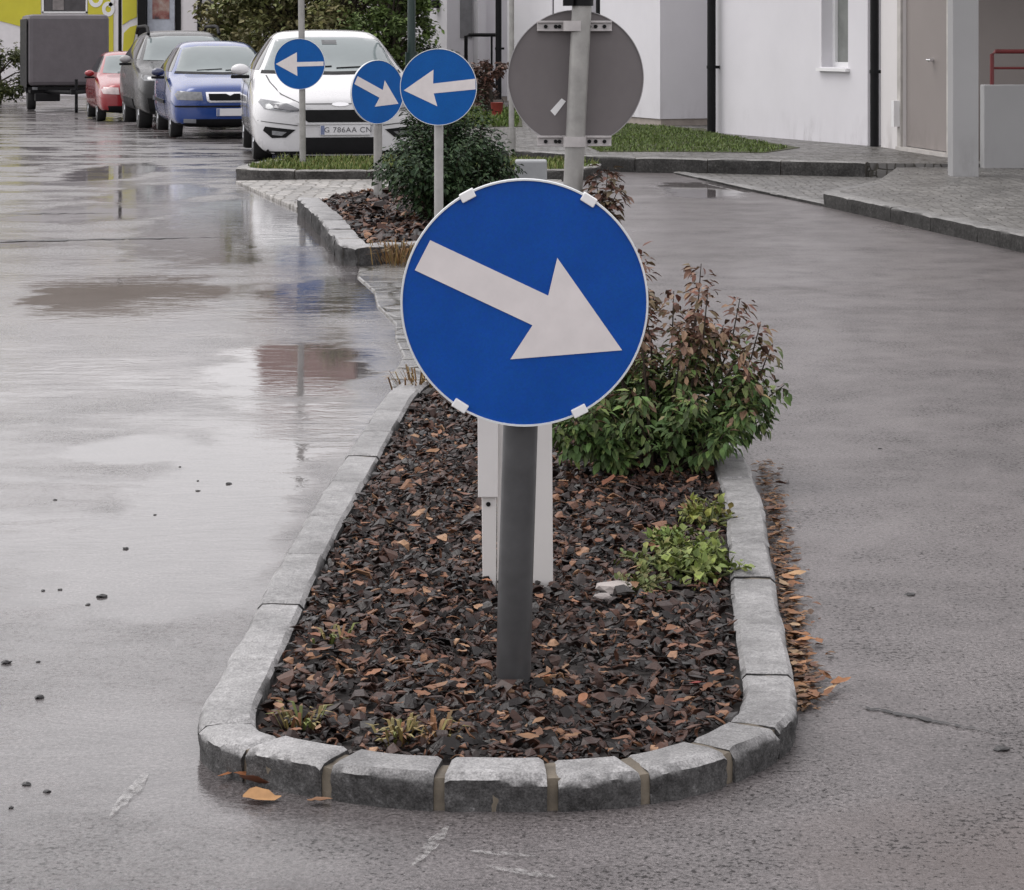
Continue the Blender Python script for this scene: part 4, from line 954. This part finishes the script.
# blue car --------------------------------------------------------------------
STB=[(.0,.66,.22,.66,.74,.52),(.07,.79,.18,.70,.79,.6),(.22,.84,.17,.74,.83,.64),(.6,.865,.17,.80,.90,.66),(1.05,.87,.17,.88,.97,.66),(1.2,.87,.17,.9,1.01,.65),(1.5,.87,.17,.91,1.2,.61),(1.85,.87,.17,.92,1.38,.57),(2.2,.87,.17,.93,1.445,.56),(3.0,.87,.17,.94,1.45,.56),(3.6,.86,.17,.95,1.36,.55),(4.0,.83,.2,.94,1.15,.58),(4.2,.72,.28,.76,.86,.56)]
c=Car('blue car with chrome-framed grille parked behind the white hatchback',(X(230,34),34,gz(34)),R(13),STB,CB,1.74,(.84,3.35),.3,.18,.82)
c.decal('windscreen',[(-.69,.99),(0,.975),(.69,.99),(.535,1.34),(.28,1.37),(-.28,1.37),(-.535,1.34)],GLASS,off=.012,res=.035)
c.decal('windscreen_trim',[(-.72,.955),(0,.94),(.72,.955),(.70,.99),(0,.972),(-.70,.99)],BLACK,off=.012,res=.04)
c.sym('headlight',[(.40,.575),(.42,.70),(.76,.715),(.80,.66),(.77,.585)],LAMP,off=.01)
c.decal('grille',[(-.36,.70),(.36,.70),(.34,.57),(.30,.545),(-.30,.545),(-.34,.57)],CHROME,off=.012)
c.decal('grille_slats',[(-.32,.675),(-.06,.675),(0,.645),(.06,.675),(.32,.675),(.305,.585),(.28,.572),(-.28,.572),(-.305,.585)],BLACK,off=.02)
c.decal('bumper_line',[(-.80,.50),(.80,.50),(.80,.475),(-.80,.475)],BLACK,off=.012)
c.decal('lower_intake',[(-.66,.30),(.66,.30),(.63,.2),(-.63,.2)],BLACK,off=.01)
c.sym('fog_lamp',[(.5,.24),(.5,.30),(.68,.305),(.68,.245)],simple('fog glass',(.2,.21,.23),.2),off=.018)
c.plate(.06,.40,txt='G 392KL'[:0] or None)
for v in ('left','right'):
    c.decal('side_window',[(1.4,.98),(2.4,.98),(2.4,1.34),(2.0,1.34)],GLASSD,view=v,off=.004); c.decal('rear_side_window',[(2.46,.98),(3.5,1.0),(3.35,1.28),(2.46,1.34)],GLASSD,view=v,off=.004)
    c.decal('side_moulding',[(1.25,.50),(3.0,.50),(3.0,.55),(1.25,.55)],BLACK,view=v,off=.02)
    c.decal('door_seam',[(1.25,.3),(1.262,.3),(1.3,.9),(1.288,.9)],BLACK,view=v,off=.003)
c.mirror_(1.45,.95,.97,paintm('navy mirror',(.012,.02,.07))); c.wipers(1.0,.7)
# dark SUV ---------------------------------------------------------------------
STS=[(.0,.68,.28,.78,.88,.56),(.08,.82,.24,.82,.93,.64),(.25,.88,.23,.88,.98,.7),(.6,.915,.23,.96,1.04,.72),(1.0,.92,.23,1.02,1.10,.72),(1.15,.92,.23,1.04,1.15,.71),(1.45,.92,.23,1.06,1.36,.67),(1.8,.92,.23,1.08,1.55,.63),(2.2,.92,.23,1.09,1.62,.62),(3.2,.92,.23,1.1,1.63,.62),(3.9,.91,.23,1.12,1.55,.61),(4.25,.88,.26,1.1,1.3,.62),(4.4,.78,.32,.9,1.0,.6)]
c=Car('charcoal off-road estate with roof rails parked between the blue and red cars',(X(196,39.4),39.4,gz(39.4)),R(14.5),STS,CG,1.84,(.9,3.55),.345,.22,.86)
c.decal('windscreen',[(-.74,1.13),(0,1.115),(.74,1.13),(.6,1.5),(.3,1.53),(-.3,1.53),(-.6,1.5)],GLASS,off=.012,res=.035)
c.sym('headlight',[(.46,.80),(.5,.86),(.84,.90),(.87,.87),(.82,.80)],LAMP,off=.01)
c.decal('grille',[(-.42,.86),(.42,.86),(.38,.66),(-.38,.66)],BLACK,off=.01)
c.decal('lower_bumper',[(-.78,.52),(.78,.52),(.74,.28),(-.74,.28)],BLACK,off=.012)
c.sym('fog_lamp',[(.6,.50),(.6,.57),(.7,.57),(.7,.5)],LAMP,off=.02)
c.plate(0,.55)
for v in ('left','right'):
    c.decal('side_window',[(1.35,1.14),(2.5,1.14),(2.5,1.5),(1.95,1.5)],GLASSD,view=v,off=.004); c.decal('rear_side_window',[(2.56,1.14),(3.8,1.17),(3.65,1.46),(2.56,1.5)],GLASSD,view=v,off=.004)
    c.decal('sill_cladding',[(1.3,.3),(3.1,.3),(3.1,.48),(1.3,.48)],BLACK,view=v,off=.015)
for sx in (-1,1):
    m=MB(); m.tube([(sx*.60,1.75,1.56),(sx*.60,1.95,1.68),(sx*.6,2.3,1.70),(sx*.6,3.6,1.69),(sx*.6,3.9,1.58)],.028,8); m.build('roof_rail',BLACK,c.root,auto=40)
c.mirror_(1.4,1.02,1.14,simple('grey mirror',(.3,.29,.29),.35)); c.wipers(1.14,.7)
# red car -----------------------------------------------------------------------
STR=[(y,w*.93,zb,zsh*.96,zt*.96,wt*.95) for (y,w,zb,zsh,zt,wt) in STB[:-4]]+[(3.0,.81,.17,.9,1.37,.53),(3.4,.8,.18,.9,1.2,.53),(3.65,.74,.25,.72,.85,.52)]
c=Car('small red car parked between the charcoal estate and the grey trailer',(X(140,45.2),45.2,gz(45.2)),R(15),STR,CR,1.64,(.75,2.95),.285,.17,.78)
c.decal('windscreen',[(-.62,.95),(0,.935),(.62,.95),(.50,1.28),(.25,1.305),(-.25,1.305),(-.50,1.28)],GLASS,off=.012,res=.035)
c.sym('headlight',[(.40,.545),(.42,.68),(.70,.695),(.74,.64),(.71,.56)],simple('red car lamp',(.6,.5,.5),.15,var=.2,vs=15),off=.01)
c.decal('lower_intake',[(-.62,.32),(.62,.32),(.6,.22),(-.6,.22)],BLACK,off=.01)
c.decal('grille',[(-.33,.66),(.33,.66),(.3,.55),(-.3,.55)],BLACK,off=.01); c.plate(0,.42)
for v in ('left','right'): c.decal('side_window',[(1.4,.96),(2.9,.96),(2.75,1.26),(1.95,1.28)],GLASSD,view=v,off=.004)
c.mirror_(1.35,.87,.94,CR); c.wipers(.96,.6)
# cargo trailer --------------------------------------------------------------------
d=52
t=thing('cargo_trailer','tall grey covered cargo trailer parked behind the red car','trailer',(X(69,d),d,gz(d)),R(15))
TARP=simple('grey tarpaulin',(.105,.095,.105),.6,var=.12,vs=3,bs=.2,bscale=3,bd=.05)
m=MB(); m.box(-.9,.9,0,3.0,.58,2.2); m.build('box_body',TARP,t,bevel=.1)
m=MB(); m.box(-.935,-.925,.1,2.9,.55,2.1); m.box(-.9,.9,-.012,-.004,.5,.56); m.build('edge_strip',DARK,t)
m=MB(); m.box(-.85,.85,.1,2.9,.42,.52); m.tube([(-.5,.1,.46),(0,-1.1,.46)],.045,8); m.tube([(.5,.1,.46),(0,-1.1,.46)],.045,8); m.box(-.05,.05,-1.35,-1.0,.42,.54); m.build('chassis',DARK,t)
m=MB(); m.tube([(.1,-.85,.1),(.1,-.85,.75)],.035,8); m.lathe([(.1,-.03),(.1,.03)],16,'x',(.1,-.85,.1)); m.build('jockey_wheel',DARK,t,auto=40)
for sx in (-1,1):
    m=MB(); m.lathe([(.18,sx*.66),(.3,sx*.66),(.31,sx*.70),(.31,sx*.82),(.29,sx*.85),(.18,sx*.84)],24,'x',(0,1.5,.31)); w=m.build('wheel',TYRE,t,auto=40)
    m=MB(); m.lathe([(.18,sx*.8),(.05,sx*.83)],16,'x',(0,1.5,.31)); m.build('wheel_rim',RIMS,w)
    m=MB(); m.box(min(sx*.62,sx*.9),max(sx*.62,sx*.9),1.08,1.92,.64,.67); m.box(min(sx*.62,sx*.9),max(sx*.62,sx*.9),1.06,1.09,.4,.67); m.build('mudguard',BLACK,t,bevel=.02)
    m=MB(); m.box(sx*.76-.06,sx*.76+.06,-.03,0,.5,.56); m.build('marker_lamp',LAMP,t)
m=MB(); m.box(-.75,-.2,-.05,.35,.24,.42); m.build('storage_box',BLACK,t,bevel=.02)

# ------------------------------------------------------------------ shop building at the end of the street
d=66; s_=d/F; zg=gz(d)
b=thing('shop_building','yellow and white shop building behind the grey trailer at the end of the street','building',(X(100,d),d,zg))
def bx(m,px0,px1,z0,z1,y0,y1): m.box(X(px0,d)-b.location.x,X(px1,d)-b.location.x,y0,y1,z0-zg,z1-zg)
m=MB(); bx(m,-260,246,zg-.2,5.3,.0,9); m.build('wall',SHOPW,b)
m=MB(); x0,x1=X(-270,d)-b.location.x,X(252,d)-b.location.x
m.add([(x0,-.4,5.5),(x1,-.4,5.5),(x1,9.4,5.5),(x0,9.4,5.5),(x0,2,7.3),(x1,2,7.3),(x1,7,7.3),(x0,7,7.3)],[(0,3,2,1),(0,1,5,4),(1,2,6,5),(2,3,7,6),(3,0,4,7),(4,5,6,7)]); m.build('roof',ROOFB,b)
def zz(py): return Zh(py,d)-zg
def xx(px): return X(px,d)-b.location.x
m=MB(); m.prism([(xx(-260),zz(-25)),(xx(41),zz(-25)),(xx(41),zz(33)),(xx(34),zz(31)),(xx(24),zz(27.5)),(xx(12),zz(24)),(xx(0),zz(21)),(xx(-40),zz(12)),(xx(-120),zz(4)),(xx(-260),zz(-2))],-.03,.02); m.build('yellow_panel',YELLOW,b)
m=MB(); m.prism([(xx(88),zz(-25)),(xx(113.5),zz(-25)),(xx(113.5),zz(80)),(xx(88),zz(80))],-.03,.02); p=m.build('yellow_panel',YELLOW,b)
def ring(m,cx,cz,r,a0,a1,th=.05,asp=1.2):
    n=20; vs=[]
    for i in range(n+1):
        a=R(a0+(a1-a0)*i/n)
        for q in (r-th,r+th):
            for y in (-.045,-.028): vs.append((cx+q*math.cos(a),y,cz+q*math.sin(a)*asp))
    m.add(vs,[f for i in range(n) for f in ((4*i,4*i+4,4*i+6,4*i+2),(4*i+1,4*i+3,4*i+7,4*i+5),(4*i+2,4*i+6,4*i+7,4*i+3),(4*i,4*i+1,4*i+5,4*i+4))])
m=MB(); ring(m,xx(96),zz(-1.5),.16,-190,40); ring(m,xx(108.5),zz(9),.13,0,360); ring(m,xx(109),zz(1),.1,-90,160); m.build('white_lettering',WHITEP,p)
m=MB(); m.prism([(xx(122.5),zz(-25)),(xx(137),zz(-25)),(xx(137),zz(17)),(xx(130),zz(20)),(xx(122.5),zz(25))],-.03,.02); m.build('yellow_panel',YELLOW,b)
m=MB(); m.prism([(xx(124),zz(33)),(xx(130),zz(27)),(xx(137),zz(25)),(xx(134),zz(40)),(xx(128),zz(60)),(xx(122.5),zz(60))],-.03,.02); m.build('yellow_panel',YELLOW,b)
SHOPG=simple('shop glass',(.035,.03,.035),.1,var=.5,vs=2.0)
m=MB(); m.prism([(xx(44),zz(-25)),(xx(86),zz(-25)),(xx(86),zz(11.5)),(xx(44),zz(11.5))],-.02,.03); p=m.build('window',SHOPG,b)
m=MB(); m.box(xx(42.5),xx(44),-.05,0,zz(13),zz(-25)); m.box(xx(86),xx(87.5),-.05,0,zz(13),zz(-25)); m.box(xx(42.5),xx(87.5),-.05,0,zz(13),zz(11.5)); m.build('window_frame',WHITEP,p)
m=MB(); m.box(xx(53),xx(64),-.045,-.02,zz(10),zz(-6)); m.build('window_display',simple('display grey',(.2,.18,.18),.6,var=.3),p)
m=MB(); m.box(xx(139.5),xx(147.5),-.35,0,0,zz(-30)); m.build('pillar',DARK,b)
m=MB(); m.box(xx(148),xx(175),-.1,0,zz(60),zz(-30)); p=m.build('shop_door',simple('pale blue frame',(.38,.41,.47),.5),b)
m=MB(); m.box(xx(153),xx(170),-.12,-.1,zz(19),zz(-10)); 
a=NT('poster print'); f=a.noise(3.2,4,.6,a.obj()); a.set(Base_Color=a.ramp(f,[(.3,(.03,.02,.025)),(.45,(.22,.07,.06)),(.6,(.3,.2,.17)),(.75,(.4,.36,.34))]),Roughness=.4)
m.build('poster',a.m,p)
m=MB(); m.box(xx(175.5),xx(181),-.05,0,zz(60),zz(-30)); m.build('dark_reveal',DARK,b)
m=MB(); m.box(xx(197.5),xx(202),-.05,0,zz(60),zz(-30)); m.build('dark_reveal',DARK,b)
m=MB(); m.box(xx(204),xx(240),-.06,0,zz(60),zz(-30)); p=m.build('window_frame',simple('shop frame',(.42,.43,.46),.5),b)
for q in ((208,233,18,-20),(208,233,36,22)):
    m=MB(); m.box(xx(q[0]),xx(q[1]),-.075,-.06,zz(q[2]),zz(q[3])); m.build('pane',SHOPG,p)
m=MB(); m.box(xx(217),xx(224),-.09,-.075,zz(13),zz(3)); m.build('window_notice',WHITEP,p)
# far house with a red roof beyond the trees
fh=thing('far_house','pale house with red-brown roof beyond the trees','house',(X(335,56),56,-.3))
m=MB(); m.box(-1.9,.15,0,7,0,5.6); m.build('wall',WALL2,fh)
m=MB(); m.add([(-2.1,-.3,5.55),(.3,-.3,5.55),(.3,7.3,5.55),(-2.1,7.3,5.55),(-2.1,3.5,8.1),(.3,3.5,8.1)],[(0,1,5,4),(2,3,4,5),(0,4,3),(1,2,5),(0,3,2,1)]); m.build('roof',ROOFR,fh)
fh2=thing('far_house','grey-pink house sliver left of the dark green lamp post','house',(X(372,60),60,-.3))
m=MB(); m.box(-.75,.9,0,6,0,5.5); m.build('wall',WALL2,fh2)
m=MB(); m.prism([(-.85,5.4),(1.1,5.4),(.9,7.6),(-.6,7.9)],-.3,6.2); m.build('roof',simple('slate roof',(.02,.02,.022),.6),fh2)

# ------------------------------------------------------------------ trees and hedge
def tree(name,label,px,d,h,rx,rz,n,ls,cols,seed,cat='tree',trunk=True,z0=None,zc=None,group=None):
    rnd=random.Random(seed); x=X(px,d); z0=gz(d) if z0 is None else z0
    o=thing(name,label,cat,(x,d,z0),0,group); ms=MB(); ml=MB()
    limbs=[]; zc=zc if zc is not None else h*.55
    ms.tube([(0,0,-.1),(.04,0,h*.3),(-.03,.03,h*.6),(0,0,h*.85)],[.09,.07,.045,.015],8)
    nl=max(26,n//150)
    for k in range(nl):
        while True:
            p=Vector((rnd.uniform(-1,1),rnd.uniform(-1,1),rnd.uniform(-1,1)))
            if .35<p.length<1: break
        q=Vector((p.x*rx,p.y*rx,zc+p.z*rz)); b=Vector((0,0,max(.1,min(h*.7,q.z*.6)))); ms.tube([b,b.lerp(q,.5)+Vector((0,0,.06)),q],[.03,.018,.006],5)
        r=rnd.uniform(.16,.32)*rx; tone=rnd.uniform(.7,1.3); cb_=rnd.choice(cols)
        for j in range(n//nl):
            g=Vector((rnd.gauss(0,1),rnd.gauss(0,1),rnd.gauss(0,.8)))*r*.55; c=sc(cb_ if rnd.random()<.7 else rnd.choice(cols),rnd,.65*tone,1.35*tone)
            a=Vector((rnd.uniform(-1,1),rnd.uniform(-1,1),rnd.uniform(-.7,.3)))
            l=ls*rnd.uniform(.6,1.3); v=q+g
            if v.z<.03: v.z=.03+rnd.random()*.2
            leaf_shape(ml,v,a,Vector((rnd.uniform(-.6,.6),rnd.uniform(-.6,.6),1)),l,l*.55,c,.1)
    ms.build('trunk',simple('bark',(.05,.04,.03),.8),o,fix=False); ml.build('crown',LEAF,o,fix=False); return o
OL=[(.15,.165,.06),(.19,.195,.08),(.21,.2,.095),(.13,.15,.05),(.24,.22,.11)]
GT='garden trees behind the parked cars'
tree('garden_tree','olive green bushy tree above the roof of the blue car',248,46,3.3,.95,1.6,10000,.125,OL,61,group=GT)
tree('garden_tree','olive brown bushy tree behind the left half of the white car roof',292,44,3.9,1.1,1.9,13000,.125,OL+[(.2,.18,.09)],62,group=GT)
tree('garden_tree','brownish green bushy tree behind the right half of the white car roof',345,43,4.6,1.2,2.2,15000,.125,OL+[(.2,.18,.09)],63,group=GT)
tree('garden_tree','fresher green leafy tree beside the dark green lamp post',390,41.5,3.0,.75,1.45,7500,.11,[(.11,.16,.05),(.14,.2,.06),(.10,.14,.05)],64,group=GT)
tree('hedge_shrub','dull green roadside shrub left of the grey trailer',-2,58,1.75,.85,.85,4200,.11,[(.06,.075,.025),(.08,.09,.03),(.05,.06,.02)],65,'shrub',zc=.75)
tree('hedge_shrub','low green shrub under the shop window above the blue car',222,56,1.75,.75,.8,3000,.12,[(.10,.11,.03),(.13,.12,.04),(.06,.08,.02)],66,'shrub',zc=.9)
tree('hedge_shrub','small dark hedge below the white house with the slit window',430,43,1.35,.55,.65,3000,.08,[(.02,.045,.018),(.03,.055,.02)],67,'shrub',zc=.7,z0=.1)
tree('dry_shrub','dried red-brown shrub beside the entrance railing',487,39,.95,.38,.4,1500,.08,[(.12,.06,.045),(.09,.05,.04),(.15,.1,.08)],68,'shrub',zc=.55,z0=.15)
bk=thing('red_bucket','small red bucket on the lawn near the thick black downpipe','bucket',(X(497,37),37,.15)); bk.scale=(.75,.75,.75)
m=MB(); m.lathe([(.1,0),(.14,.3),(.15,.31),(.13,.3),(.09,.02)],18,'z'); m.build('pail',simple('red plastic',(.28,.05,.04),.5),bk,auto=40)
m=MB(); m.tube([(.14*math.cos(a),0,.3+.14*math.sin(a)) for a in [math.pi*i/10 for i in range(11)]],.006,6); m.build('handle',DARK,bk)

for o in COL.objects:
    if o.get('label','').startswith('white hatchback'): o.scale=(1.12,1.06,1.06); o.location.x+=.03
    if o.get('label','').startswith('charcoal off-road'): o.scale=(1.05,1.05,1.05)
